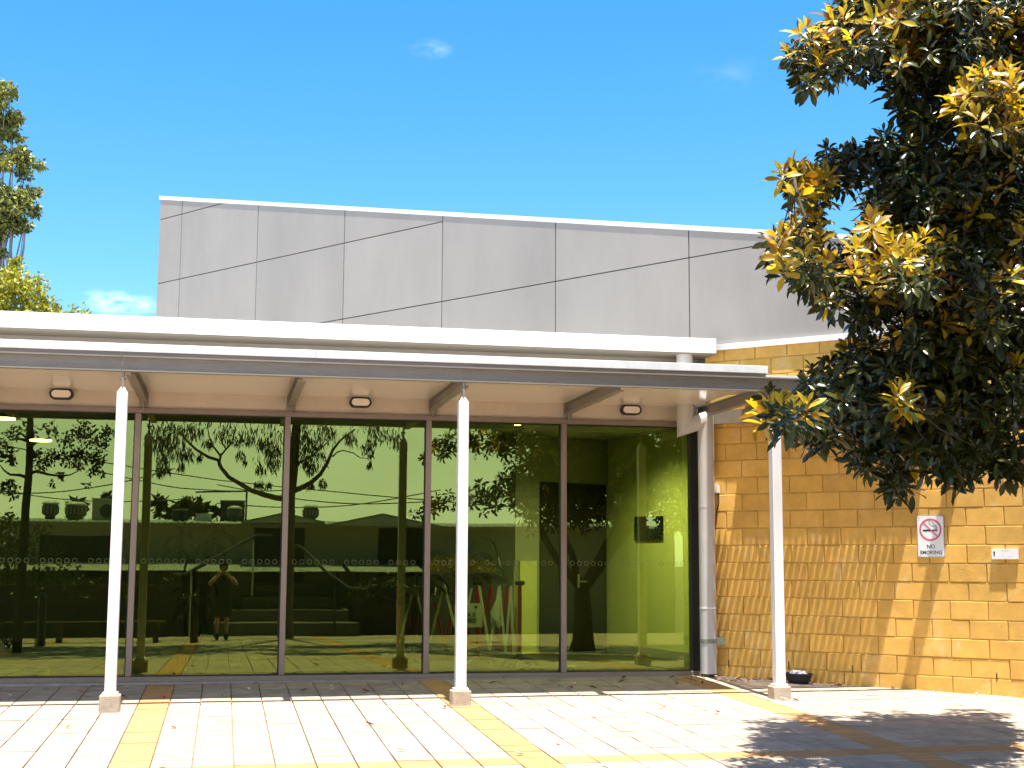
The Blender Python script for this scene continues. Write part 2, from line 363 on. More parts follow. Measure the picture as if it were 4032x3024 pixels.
vis.sort(key=lambda c: (Vector((c[2], c[3], 0)) - CAM).length)
big = set((c[0], c[1]) for c in vis[:300])
mass = {False: MB(), True: MB()}
tpl = paver_mesh(0)
rp = random.Random(4)
for (i, j, x, y) in cells:
    tan = paver_kind(i, j); dz = rp.uniform(-.0022, .0022); mw = Matrix.Translation((x, y, gz(x, y) + dz)) @ slope @ Matrix.Rotation(rp.uniform(-.004, .004), 4, 'Z') @ Matrix.Rotation(rp.uniform(-.004, .004), 4, 'X')
    if (i, j) in big: place('paver', pm_t if tan else pm_g, pav, mw)
    else: mass[tan].add([mw @ v for v in tpl.v[4:]], [(4, 5, 6, 7), (0, 1, 5, 4), (1, 2, 6, 5), (2, 3, 7, 6), (3, 0, 4, 7)])
mass[False].build('paver', paver_grey_i, pav, kind='stuff'); mass[True].build('paver', paver_tan_i, pav, kind='stuff')
b = MB(); b.box(-9.0, 5.58, -.20, -.075, -.05, .012)
b.build('threshold_strip', M('threshold_concrete', (.30, .27, .22), .8, var=.2, vscale=4), kind='structure')

# ---------------------------------------------------------------- block wall
bw = thing('block_wall', 'ochre concrete block wall running diagonally behind the right canopy post', 'wall', tuple(wl(2.5, 0)))
TH = .20
b = MB(); b.obox(wl(-.14, -.15, -.014), WD * 9.0, -WN * (TH - .014), UP * 4.05); b.build('mortar_bed', mortar, bw)
def block_mesh(w, hgt, name='brick'):
    bb = MB(); x0, x1, z0, z1 = -w / 2, w / 2, -hgt / 2, hgt / 2; e = .0055; d0, d1 = -.03, 0
    vs = [(x0, d0, z0), (x1, d0, z0), (x1, d0, z1), (x0, d0, z1), (x0, d1 - e, z0), (x1, d1 - e, z0), (x1, d1 - e, z1), (x0, d1 - e, z1), (x0 + e, d1, z0 + e), (x1 - e, d1, z0 + e), (x1 - e, d1, z1 - e), (x0 + e, d1, z1 - e)]
    fs = [(8, 9, 10, 11)] + [(4 + k, 4 + (k + 1) % 4, 8 + (k + 1) % 4, 8 + k) for k in range(4)] + [(k, (k + 1) % 4, 4 + (k + 1) % 4, 4 + k) for k in range(4)]
    return bb.add(vs, fs).mesh(name, block_mat)
blk, blk_low = block_mesh(.392, .192), block_mesh(.392, .27)
# local x along WD, local y along WN (outwards), z up
WB = Matrix(((WD.x, WN.x, 0, 0), (WD.y, WN.y, 0, 0), (0, 0, 1, 0), (0, 0, 0, 1)))
rb = random.Random(9)
half = {}
for k in range(0, 20):
    z0 = .14 + .2 * (k - 1); z1 = z0 + .2
    if z0 > 3.9: break
    u = -.22 - (.2 if k % 2 else 0.0) + .14
    for q in range(16):
        u0 = u + .4 * q; u1 = u0 + .4
        if u1 < -.15 or u0 > 5.4: continue
        if k == 0: me, zc = blk_low, z1 - .14
        else: me, zc = blk, z0 + .1
        if u0 < -.13:
            u0 = -.13
            if u1 - u0 < .03: continue
            me = half.setdefault((k == 0, round(u1 - u0, 3)), block_mesh(u1 - u0 - .008, .27 if k == 0 else .192))
        place('brick', me, bw, Matrix.Translation(wl((u0 + u1) / 2 + rb.uniform(-.0015, .0015), zc, rb.uniform(-.0025, .0035))) @ WB @ Matrix.Rotation(rb.uniform(-.004, .004), 4, 'Z'))
b = MB(); b.obox(wl(-.25, 3.905, .035), WD * 9.1, -WN * .27, UP * .045); b.obox(wl(-.25, 3.875, .035), WD * 9.1, -WN * .004, UP * .03)
b.build('flashing', white_metal, bw)
b = MB()
for u, hz in ((.124, .173), (.868, .191), (1.622, .176), (3.184, .165)): b.obox(wl(u - .005, hz - .05, .0045), WD * .010, -WN * .004, UP * .085)
b.build('weep_slot', M('weep_dark', (.03, .015, .008), .9), bw)

# ---------------------------------------------------------------- upper hall in grey panels
hall = thing('panelled_hall', 'tall hall wall clad in flat grey panels with a white capping behind the pavilion', 'building', tuple(wl(-4, 3.9)))
def top_z(u): return 5.255 - .1827 * (u - .6)
US = [-9.80, -9.285, -7.62, -5.885, -4.108, -2.266, -.335, 1.705, 3.8, 5.9]
LINES = [((-9.796, 6.802), (-8.496, 6.874), -9.9, -7.9), ((-9.79, 5.748), (-4.118, 6.019), -9.9, -4.10), ((-6.327, 4.791), (.597, 5.106), -7.62, 2.2)]
def lz(L, u): (a, b_), (c, d_) = L[0], L[1]; return b_ + (d_ - b_) * (u - a) / (c - a)
def clip(poly, f):                                     # keep f(p) >= 0
    o = []
    for i in range(len(poly)):
        p, q = poly[i], poly[(i + 1) % len(poly)]; fp, fq = f(p), f(q)
        if fp >= 0: o.append(p)
        if fp * fq < 0: t = fp / (fp - fq); o.append((p[0] + (q[0] - p[0]) * t, p[1] + (q[1] - p[1]) * t))
    return o
g2 = .007
for k in range(len(US) - 1):
    a, c = US[k] + g2, US[k + 1] - g2
    polys = [[(a, 3.96), (c, 3.96), (c, top_z(c) - .01), (a, top_z(a) - .01)]]
    for L in LINES:
        if L[2] < (a + c) / 2 < L[3]:
            new = []
            for p in polys:
                for sg in (1, -1):
                    r_ = clip(p, lambda q: sg * (q[1] - lz(L, q[0])) - g2)
                    if len(r_) > 2: new.append(r_)
            polys = new
    for p in polys: MB().prism(p, W0, WD, UP, -WN * .03).build('panel', panel_mat, hall)
b = MB(); b.prism([(-9.795, 3.95), (5.9, 3.95), (5.9, top_z(5.9) - .02), (-9.795, top_z(-9.795) - .02)], W0 - WN * .02, WD, UP, -WN * .25); b.build('backing_wall', panel_back, hall)
b = MB(); z0, z1 = top_z(-9.82), top_z(5.92)
b.prism([(-9.82, z0 - .015), (5.92, z1 - .015), (5.92, z1 + .045), (-9.82, z0 + .045)], W0 + WN * .010, WD, UP, -WN * .30); b.build('capping', white_metal, hall)
b = MB(); b.prism([(-9.78, 3.95), (5.9, 3.95), (5.9, z1 - .03), (-9.78, z0 - .03)], W0 - WN * .271, WD, UP, -WN * 9); b.build('hall_body', panel_mat, hall)

# ---------------------------------------------------------------- glass pavilion
pv = thing('glass_pavilion', 'low pavilion with a wall of green tinted glass under a flat white roof edge', 'building', (0, 0, 0))
MUL = [-4.30, -2.645, -.985, .668, 2.293, 3.91]
XR = 5.47
b = MB(); b.bbox(-9, 5.56, -.075, .05, .0, .062, .004); b.build('sill', frame_mat, pv)
b = MB(); b.bbox(-9, 5.56, -.075, .05, 2.962, 3.02, .004); b.build('head_frame', frame_mat, pv)
b = MB(); b.box(-9, 5.50, -.030, .05, 2.948, 2.960); b.build('head_gasket', frame_dark, pv)
b = MB(); b.box(-9, 5.50, -.030, .05, .064, .074); b.build('sill_gasket', frame_dark, pv)
for x in MUL:
    m = MB().bbox(x - .032, x + .032, -.070, .05, .064, 2.960, .003).build('mullion', frame_mat, pv)
    MB().box(x - .043, x - .0345, -.02, .04, .075, 2.947).build('gasket', frame_dark, m)
MB().bbox(5.475, 5.60, -.06, .05, .064, 2.96, .003).build('jamb', frame_dark, pv)
ed = MUL + [XR + .04]
hexes = {(1): [(0, 6)], 2: [(0, 12)]}
for k in range(len(ed) - 1):
    x0, x1 = ed[k] + .034, ed[k + 1] - .046
    if k == len(ed) - 2: x1 = XR
    pane = MB().box(x0, x1, -.006, .006, .070, 2.950).build('glass_pane', glass, pv)
    hb = MB(); xx = x0 + .08; cnt = 0
    while xx < x1 - .04:
        if cnt % 13 != 12 and not (cnt % 25 == 6):
            o_, i_ = [], []
            for q in range(6):
                an = q * math.pi / 3
                o_.append((xx + .029 * math.cos(an), -.0085, 1.319 + .029 * math.sin(an))); i_.append((xx + .0245 * math.cos(an), -.0085, 1.319 + .0245 * math.sin(an)))
            hb.add(o_ + i_, [(q, (q + 1) % 6, 6 + (q + 1) % 6, 6 + q) for q in range(6)])
        xx += .0845; cnt += 1
    hb.build('hexagon_decal', decal_m, pane, kind='stuff')
b = MB(); b.box(-9, 5.56, -.045, .08, 3.022, 3.215); b.build('wall_band', band_mat, pv)
b = MB(); b.box(-9, 5.60, .0, .15, 3.24, 3.86); b.build('upper_wall', grey_steel, pv)
b = MB()
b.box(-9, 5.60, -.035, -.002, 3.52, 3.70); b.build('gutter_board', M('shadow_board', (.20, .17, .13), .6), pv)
MB().bbox(-9, .735, -.45, -.40, 3.815, 3.99, .004).build('fascia', white_paint, pv); MB().bbox(.739, 5.685, -.45, -.40, 3.815, 3.99, .004).build('fascia', white_paint, pv)
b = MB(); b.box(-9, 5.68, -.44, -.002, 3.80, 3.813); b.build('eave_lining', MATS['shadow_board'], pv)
b = MB(); b.prism([(-9, -.40), (5.68, -.40), (5.68, .05), (-1.6, 7.35), (-9, 7.35)], (0, 0, 3.88), (1, 0, 0), (0, 1, 0), (0, 0, .06)); b.build('roof', shed_roof, pv)
# interior
FL = .0
b = MB(); b.prism([(-9, .06), (6.9, .06), (6.9, 9.5), (-9, 9.5)], (0, 0, -.03), (1, 0, 0), (0, 1, 0), (0, 0, .03)); b.build('interior_floor', carpet, pv)
b = MB(); b.box(-9, 7.2, .16, 9.6, 3.21, 3.238); b.build('interior_ceiling', ceil_mat, pv)
def vwall(name, a, c, m, z0=0., z1=3.2, t=.12, par=None):
    a, c = Vector((a[0], a[1], z0)), Vector((c[0], c[1], z0)); d = (c - a).normalized(); n = Vector((-d.y, d.x, 0))
    return MB().obox(a, c - a, n * t, UP * (z1 - z0)).build(name, m, par or pv)
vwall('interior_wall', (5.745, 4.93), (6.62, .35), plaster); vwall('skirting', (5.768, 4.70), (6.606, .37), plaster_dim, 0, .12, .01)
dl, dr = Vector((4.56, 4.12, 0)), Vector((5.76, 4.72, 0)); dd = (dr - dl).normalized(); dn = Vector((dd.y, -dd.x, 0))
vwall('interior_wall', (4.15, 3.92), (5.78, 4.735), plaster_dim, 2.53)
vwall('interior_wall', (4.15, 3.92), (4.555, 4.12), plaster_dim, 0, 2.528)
for q in range(2):
    a = dl + dd * (.66 * q + .006); d_ = MB().obox(a + dn * .01 + UP * .01, dd * .648, -dn * .05, UP * 2.51).build('interior_door', door_mat, pv)
    if q == 1:
        hb = MB(); p = a + dd * .08 + UP * 1.05 + dn * .012; hb.tube([p, p + dn * .05, p + dn * .05 + dd * .12], .010, 8); hb.obox(p - UP * .09 - dd * .02, dd * .04, dn * .006, UP * .2); hb.build('handle', steel_bright, d_)
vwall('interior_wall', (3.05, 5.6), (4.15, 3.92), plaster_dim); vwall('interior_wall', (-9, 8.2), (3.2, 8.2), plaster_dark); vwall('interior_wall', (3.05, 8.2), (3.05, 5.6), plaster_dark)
vwall('cupboard', (4.22, 3.90), (4.50, 4.04), plaster, 0.02, 1.35, .3)
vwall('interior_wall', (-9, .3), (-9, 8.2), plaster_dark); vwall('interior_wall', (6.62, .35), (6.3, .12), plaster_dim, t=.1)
b = MB(); b.box(-2.2, 1.2, 3.0, 6.0, 2.85, 3.1); b.build('bulkhead', plaster_dark, pv)

# ---------------------------------------------------------------- canopy
cp = thing('canopy', 'steel framed flat canopy along the glass front on three slim white posts', 'canopy', (2.0, -1.2, 3.2))
BY = -2.40
def ibeam_x(bb, x0, x1, y, z0, z1, w, ft, wt):
    bb.box(x0, x1, y - w / 2, y + w / 2, z0, z0 + ft); bb.box(x0, x1, y - w / 2, y + w / 2, z1 - ft, z1); bb.box(x0, x1, y - wt / 2, y + wt / 2, z0 + ft, z1 - ft)
for x0, x1 in ((-9, -1.012), (-1.006, 7.86)):
    b = MB(); ibeam_x(b, x0, x1, BY, 3.115, 3.265, .085, .013, .007); b.build('front_beam', grey_steel, cp)
RX = [-4.25, -2.60, -.93, .70, 2.33, 3.95, 5.62]
for x in RX:
    b = MB(); b.box(x - .04, x + .04, BY + .05, -.09, 3.081, 3.090); b.box(x - .04, x + .04, BY + .05, -.09, 3.196, 3.2045); b.box(x - .004, x + .004, BY + .05, -.09, 3.090, 3.196); r_ = b.build('rafter', grey_steel, cp)
    b = MB(); b.box(x - .008, x + .008, -.14, -.052, 2.99, 3.08); b.box(x - .05, x + .05, -.088, -.079, 3.03, 3.2); b.build('bracket', grey_steel, r_)
    b = MB()
    for dx in (-.022, .022):
        for dz in (3.155, 3.225): b.lathe([(.0001, -.004), (.011, -.004), (.011, .004), (.0001, .004)], (0, 0, 0), 8); 
    # bolt heads on the web of the front beam
    bb = MB()
    for dx in (-.03, .03):
        for z in (3.155, 3.222): bb.tube([(x + dx, BY - .0035, z), (x + dx, BY - .012, z)], .010, 8)
    bb.build('bolt', grey_steel, r_, kind='stuff')
# solid roof over the glass and slatted roof out to the block wall
b = MB(); b.box(-9, 5.50, -2.10, -.005, 3.207, 3.25); b.build('soffit', soffit_mat, cp)
b = MB(); b.box(-9, 5.50, -2.10, -.005, 3.252, 3.38); b.build('roof_panel', white_metal, cp)
MB().bbox(-9, .84, -2.155, -2.105, 3.345, 3.425, .003).build('gutter', white_paint, cp); MB().bbox(.843, 5.645, -2.155, -2.105, 3.345, 3.425, .003).build('gutter', white_paint, cp)
b = MB(); b.box(-9, 5.64, -2.14, -2.105, 3.265, 3.343); b.build('gutter_backing', grey_steel, cp)
n = 0; y = -2.09; sl = MB()
while y < -.3:
    xe = 5.74 + (-.25 - y) - .30                       # solid flashing follows from here to the wall
    if xe - .02 > 5.62:
        MB().box(5.62, xe, y, y + .0455, 3.30, 3.303).build('slat', grey_steel, cp)
    y += .0575
b = MB()
pa, pb = wl(.40, 3.30, .19), wl(2.62, 3.30, .19)
b.obox(wl(.40, 3.30, .005), WD * 2.2, WN * .195, UP * .012); b.build('wall_flashing', grey_steel, cp)
b = MB(); b.box(5.62, 7.6, -2.155, -2.095, 3.27, 3.33); b.build('edge_strip', white_paint, cp)
b = MB(); b.obox(wl(-.05, 2.98, .02), WD * 2.6, WN * .06, UP * .16); b.build('wall_beam', grey_steel, cp)
for x, yb in ((-.995, 0), (2.300, 0), (5.605, 0)):
    g_ = gz(x, BY)
    b = MB(); w = .05
    b.box(x - w, x + w, BY - w, BY + w, .10 + .01, 2.905)
    b.add([(x - w, BY - w, 2.905), (x + w, BY - w, 2.905), (x + w, BY + w, 2.905), (x - w, BY + w, 2.905), (x - .012, BY - .012, 2.97), (x + .012, BY - .012, 2.97), (x + .012, BY + .012, 2.97), (x - .012, BY + .012, 2.97)],
          [(0, 1, 5, 4), (1, 2, 6, 5), (2, 3, 7, 6), (3, 0, 4, 7), (4, 5, 6, 7)])
    po = b.build('post', white_metal, cp)
    b = MB(); b.box(x - .010, x + .010, BY - .03, BY + .03, 2.95, 3.112); b.build('cleat', grey_steel, po)
    b = MB(); b.tube([(x - .03, BY - .012, 3.04), (x + .03, BY - .012, 3.04)], .010, 8); b.build('bolt', grey_steel, po)
    b = MB(); b.bbox(x - .07, x + .07, BY - .07, BY + .07, .088, .110, .006); b.build('base_plate', white_metal, po)
    b = MB(); b.bbox(x - .093, x + .093, BY - .093, BY + .093, g_ - .03, .087, .008); b.build('plinth', concrete, po)

# ---------------------------------------------------------------- downpipe, lamps, signs
dp = thing('downpipe', 'fat grey round downpipe with an offset elbow at the corner of glass and blocks', 'downpipe', (5.59, -.3, 0))
b = MB(); b.tube([(5.335, -.30, 3.81), (5.335, -.30, 2.945), (5.592, -.30, 3.03), (5.592, -.30, .05)], .098, 24); b.build('pipe', pipe_mat, dp, smooth=False)
for o in [dp.children[0]]:
    for p in o.data.polygons: p.use_smooth = len(p.vertices) == 4
    try: o.data.set_sharp_from_angle(angle=R(25))
    except Exception: pass
b = MB(); b.lathe([(.1015, .80), (.1015, .815)], (5.592, -.30, 0), 24); b.build('joint_ring', white_metal, dp)
b = MB(); b.lathe([(.1005, 1.98), (.1005, 2.005)], (5.592, -.30, 0), 24); b.build('collar', pipe_mat, dp)
b = MB(); b.lathe([(.1025, .40), (.1025, .45)], (5.592, -.30, 0), 24); b.obox((5.69, -.32, .375), (.11, 0, 0), (0, .05, 0), (0, 0, .095)); b.build('clamp', M('clamp_green', (.20, .22, .15), .5), dp)
b = MB(); b.lathe([(.092, -.0), (.092, .05)], (5.592, -.30, .002), 20); b.build('foot', black_plastic, dp)

def stadium(w, hh, n=8):
    r_ = hh / 2; a = w / 2 - r_; pts = []
    for k in range(n + 1): t = -math.pi / 2 + math.pi * k / n; pts.append((a + r_ * math.cos(t), r_ * math.sin(t)))
    for k in range(n + 1): t = math.pi / 2 + math.pi * k / n; pts.append((-a + r_ * math.cos(t), r_ * math.sin(t)))
    return pts
for x, lab in ((-1.815, 'oval bulkhead wall light over the glass left of the leftmost post'), (1.487, 'oval bulkhead wall light over the glass just left of the middle post'), (4.725, 'oval bulkhead wall light over the glass beside the downpipe elbow')):
    t = thing('wall_light', lab, 'wall light', (x, -.05, 3.15), 'oval wall lights under the canopy')
    MB().prism(stadium(.255, .120), (x, -.047, 3.145), (1, 0, 0), (0, 0, 1), (0, -.075, 0)).build('rim', rim_black, t)
    MB().prism(stadium(.205, .080), (x, -.123, 3.145), (1, 0, 0), (0, 0, 1), (0, -.012, 0)).build('diffuser', diffuser, t)

ns = thing('no_smoking_sign', 'white no smoking sign with a red ring, fixed to the ochre block wall', 'sign', tuple(wl(2.54, 1.63, .01)))
def wpoly(bb, poly, u0, h0, o0, th): bb.prism(poly, wl(u0, h0, o0), WD, UP, WN * th); return bb
def rrect(w, hh, r_, n=4):
    pts = []
    for cx, cy, a0 in ((w / 2 - r_, -hh / 2 + r_, -90), (w / 2 - r_, hh / 2 - r_, 0), (-w / 2 + r_, hh / 2 - r_, 90), (-w / 2 + r_, -hh / 2 + r_, 180)):
        for k in range(n + 1): t = R(a0 + 90 * k / n); pts.append((cx + r_ * math.cos(t), cy + r_ * math.sin(t)))
    return pts
SU, SH = 2.540, 1.631
wpoly(MB(), rrect(.292, .452, .02), SU, SH, .006, .006).build('rim', sign_grey, ns)
wpoly(MB(), rrect(.278, .438, .016), SU, SH, .0122, .002).build('face', sign_white, ns)
def ring(bb, r0, r1, u, hh, o0, th, n=48):
    vs = []; fs = []
    for k in range(n):
        a = 2 * math.pi * k / n
        for r_, t_ in ((r0, 0), (r1, 0), (r1, th), (r0, th)): vs.append(wl(u + r_ * math.cos(a), hh + r_ * math.sin(a), o0 + t_))
    for k in range(n):
        k2 = (k + 1) % n
        for q in range(4): fs.append((4 * k + q, 4 * k + (q + 1) % 4, 4 * k2 + (q + 1) % 4, 4 * k2 + q))
    bb.add(vs, fs); return bb
CH = SH + .072
ring(MB(), .102, .122, SU, CH, .0145, .001).build('ring', sign_red, ns)
c45 = math.cos(R(45)); b = MB()
b.obox(wl(SU - .106 * c45 - .0055 * c45, CH + .106 * c45 - .0055 * c45, .0158), (WD - UP).normalized() * .212, (WD + UP).normalized() * .013, WN * .001); b.build('slash', sign_red, ns)
b = MB(); b.obox(wl(SU - .082, CH - .018, .0146), WD * .125, UP * .019, WN * .0008); b.obox(wl(SU + .047, CH - .018, .0146), WD * .013, UP * .019, WN * .0008); b.obox(wl(SU + .063, CH - .018, .0146), WD * .013, UP * .019, WN * .0008); b.build('cigarette', sign_black, ns)
def stroke(bb, pts, w, o0):
    for k in range(len(pts) - 1):
        a, c = pts[k], pts[k + 1]; d = Vector((c[0] - a[0], c[1] - a[1])); 
        d2 = d.normalized(); nn = Vector((-d2.y, d2.x)) * w / 2; e = d2 * w * .3
        q = [(a[0] - e.x + nn.x, a[1] - e.y + nn.y), (a[0] - e.x - nn.x, a[1] - e.y - nn.y), (c[0] + e.x - nn.x, c[1] + e.y - nn.y), (c[0] + e.x + nn.x, c[1] + e.y + nn.y)]
        bb.add([wl(SU + p[0], CH + p[1], o0 + .00005 * k) for p in q], [(0, 1, 2, 3)])
b = MB()
stroke(b, [(.054, .006), (.052, .024), (.040, .034), (.022, .036), (.010, .044), (.004, .056), (-.008, .062), (-.014, .074), (-.008, .090), (-.002, .094)], .0065, .0148)
stroke(b, [(.070, .006), (.068, .030), (.056, .046), (.038, .050), (.032, .058), (.034, .070), (.026, .082), (.010, .086)], .0065, .0156)
b.build('smoke_mark', sign_black, ns)
WT = Matrix(((WD.x, 0, WN.x, 0), (WD.y, 0, WN.y, 0), (0, 1, 0, 0), (0, 0, 0, 1)))
place('lettering', text_mesh('NO', .058, sign_black), ns, Matrix.Translation(wl(SU, SH - .112, .0146)) @ WT)
place('lettering', text_mesh('SMOKING', .054, sign_black), ns, Matrix.Translation(wl(SU, SH - .176, .0146)) @ WT)
b = MB()
for du in (-.12, .12):
    for dh in (-.205, .205): b.tube([wl(SU + du, SH + dh, .0143), wl(SU + du, SH + dh, .017)], .006, 8)
b.build('screw', sign_grey, ns, kind='stuff')

ds = thing('direction_sign', 'small white box sign with a black arrow pointing up on the block wall', 'sign', tuple(wl(3.33, 1.44, .02)))
b = MB(); b.obox(wl(3.188, 1.387, .004), WD * .27, WN * .034, UP * .108); b.build('box_body', sign_white, ds)
wpoly(MB(), [(-.006, -.026), (.006, -.026), (.006, .010), (.013, .010), (0, .030), (-.013, .010), (-.006, .010)], 3.215, 1.443, .0386, .0006).build('arrow', sign_black, ds)
b = MB(); rr = random.Random(3)
b.obox(wl(3.285, 1.476, .0386), WD * .09, UP * .004, WN * .0005)
for k in range(5): b.obox(wl(3.255 + .035 * k, 1.405 + rr.uniform(0, .03), .0386), WD * rr.uniform(.015, .03) + UP * rr.uniform(-.004, .01), UP * .003, WN * .0005)
b.build('faded_print', M('faded_print', (.62, .62, .60), .6), ds, kind='stuff')
wsn = thing('wall_sensor', 'small white sensor box on the block wall beside the downpipe', 'sensor', tuple(wl(.0, 2.2, .02)))
b = MB(); b.obox(wl(-.045, 2.16, .006), WD * .085, WN * .05, UP * .10); b.build('housing', sign_white, wsn)
b = MB(); b.tube([wl(.02, 2.165, .02), wl(.03, 2.05, .012), wl(-.01, 1.9, .012), wl(-.02, 1.72, .012)], .006, 6); b.build('cable', sign_black, wsn)
tb = thing('plastic_tub', 'black plastic tub holding white rags at the foot of the block wall', 'tub', (6.36, -1.12, gz(6.36, -1.12)))
o3 = Vector((6.36, -1.12, gz(6.36, -1.12)))
rot = Matrix.Translation(o3) @ Matrix.Rotation(R(-45), 4, 'Z')
b = MB(); b.lathe([(.115, .0), (.125, .02), (.135, .03), (.16, .10), (.175, .102), (.175, .112), (.155, .112), (.13, .04), (.01, .035)], (0, 0, .002), 28, 1, .62); b.v = [rot @ v for v in b.v]; b.build('basin', black_plastic, tb)
b = MB(); rr = random.Random(5)
b.lathe([(.10, .04), (.12, .09), (.10, .12), (.05, .135), (.01, .13)], (0, 0, 0), 14, 1, .5)
b.v = [rot @ (v + Vector((0, 0, rr.uniform(-.012, .018)))) for v in b.v]; b.build('rag', cloth_mat, tb)

# ---------------------------------------------------------------- dry leaves on the paving
def leaf_shape(n=4, w=.36, cup=.12, curl=.25):         # unit leaf along +x with a midrib fold
    vs = []; fs = []
    prof = [0.03, .62, 1.0, .92, .05] if n == 4 else [0.05, 1, .05]
    for k, p in enumerate(prof):
        t = k / (len(prof) - 1); z = -curl * t * t
        vs += [(t, -p * w / 2, z + cup * p * w), (t, 0, z), (t, p * w / 2, z + cup * p * w)]
    for k in range(len(prof) - 1):
        a = 3 * k; fs += [(a, a + 3, a + 4, a + 1), (a + 1, a + 4, a + 5, a + 2)]
    return vs, fs
lv, lf = leaf_shape(4, .42, .35, -.25)
dm, dm2 = MB().add(lv, lf).mesh('dry_leaf', dry_leaf_m), MB().add(lv, lf).mesh('dry_leaf', pale_dry_leaf)
rl = random.Random(21)
spots = []
for k in range(46): spots.append((rl.uniform(-2.3, 5.3), rl.uniform(-1.5, -.28)))
for k in range(26): spots.append((rl.uniform(5.2, 6.35), rl.uniform(-1.0, -.45)))
for k in range(8): spots.append((rl.uniform(6.5, 8.0), 0))
for k in range(14): spots.append((rl.uniform(-1.8, 6.5), rl.uniform(-6.2, -2.6)))
for k in range(8): spots.append((rl.choice((-.995, 2.3, 5.605)) + rl.uniform(-.2, .2), BY - .12 - rl.uniform(0, .1)))
nl = 0
for k, (x, y) in enumerate(spots):
    if 72 <= k < 80: y = -.25 - (x - 5.74) - rl.uniform(.05, .14)
    if wall_side(x, y) < .05: y -= .2
    if wall_side(x, y) < .05: continue
    pale = rl.random() < .4; s_ = rl.uniform(.04, .10)
    o = bpy.data.objects.new('dry_leaf', dm2 if pale else dm); COL.objects.link(o)
    o.matrix_world = Matrix.Translation((x, y, gz(x, y) + .006)) @ Matrix.Rotation(rl.uniform(0, 6.28), 4, 'Z') @ Matrix.Rotation(rl.uniform(-.2, .2), 4, 'X') @ Matrix.Scale(s_, 4)
    col_w = 'pale' if pale else 'brown'
    if k < 46:
        pn_ = sum(1 for m_ in MUL if m_ < x) - 1
        where = 'in the shade below the ' + ('leftmost', 'leftmost', 'second', 'third', 'fourth', 'last')[max(0, min(5, pn_))] + ' glass pane'
    elif k < 72: where = 'in the litter between downpipe and block wall'
    elif k < 80: where = 'at the foot of the sunlit block wall'
    elif k < 94: where = 'on the open sunlit pavers ' + ('left of the middle post' if x < 2.3 else 'right of the middle post')
    else: where = 'against the foot of the ' + ('left' if x < 0 else 'middle' if x < 4 else 'right') + ' canopy post'
    tag(o, col_w + ' dry leaf ' + where, 'leaf', col_w + ' dry leaves ' + where)

# ---------------------------------------------------------------- ficus tree at the right
FT = Vector((6.15, -7.8, gz(6.15, -7.8)))
ft = thing('fig_tree', 'big dark fig tree with glossy leaves and golden new growth filling the right side', 'tree', tuple(FT))
rt = random.Random(77)
def q3(px, py, Y): return onY(px * 1.8228, py * 1.8228, Y)
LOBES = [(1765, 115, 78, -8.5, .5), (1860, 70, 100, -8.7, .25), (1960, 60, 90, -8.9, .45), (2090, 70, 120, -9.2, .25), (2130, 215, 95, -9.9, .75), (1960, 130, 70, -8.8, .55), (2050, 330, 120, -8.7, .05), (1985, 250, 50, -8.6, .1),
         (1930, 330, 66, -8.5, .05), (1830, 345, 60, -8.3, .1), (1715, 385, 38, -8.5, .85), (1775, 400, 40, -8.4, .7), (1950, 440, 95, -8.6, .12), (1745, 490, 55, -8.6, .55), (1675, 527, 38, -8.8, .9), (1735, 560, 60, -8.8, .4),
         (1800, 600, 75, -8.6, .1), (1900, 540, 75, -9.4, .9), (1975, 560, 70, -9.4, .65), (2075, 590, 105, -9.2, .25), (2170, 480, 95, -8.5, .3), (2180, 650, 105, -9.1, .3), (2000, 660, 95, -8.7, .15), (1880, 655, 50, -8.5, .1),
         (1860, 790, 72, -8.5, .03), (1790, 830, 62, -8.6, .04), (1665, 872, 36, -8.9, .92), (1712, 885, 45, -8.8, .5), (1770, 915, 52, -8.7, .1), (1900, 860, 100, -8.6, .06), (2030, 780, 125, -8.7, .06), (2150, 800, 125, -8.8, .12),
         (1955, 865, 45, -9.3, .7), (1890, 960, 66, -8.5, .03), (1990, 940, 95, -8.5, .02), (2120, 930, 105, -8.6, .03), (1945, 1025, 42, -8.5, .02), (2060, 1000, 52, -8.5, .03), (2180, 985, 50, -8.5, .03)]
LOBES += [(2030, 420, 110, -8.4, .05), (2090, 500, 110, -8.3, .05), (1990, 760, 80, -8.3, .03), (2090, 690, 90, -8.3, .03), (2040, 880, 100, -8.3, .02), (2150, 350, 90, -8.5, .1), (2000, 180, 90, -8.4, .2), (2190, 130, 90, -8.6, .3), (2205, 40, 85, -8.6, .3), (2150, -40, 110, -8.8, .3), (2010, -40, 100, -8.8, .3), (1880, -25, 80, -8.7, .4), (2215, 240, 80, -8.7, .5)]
ros = []                                               # (point, axis, gold, leaf length)
cents = []
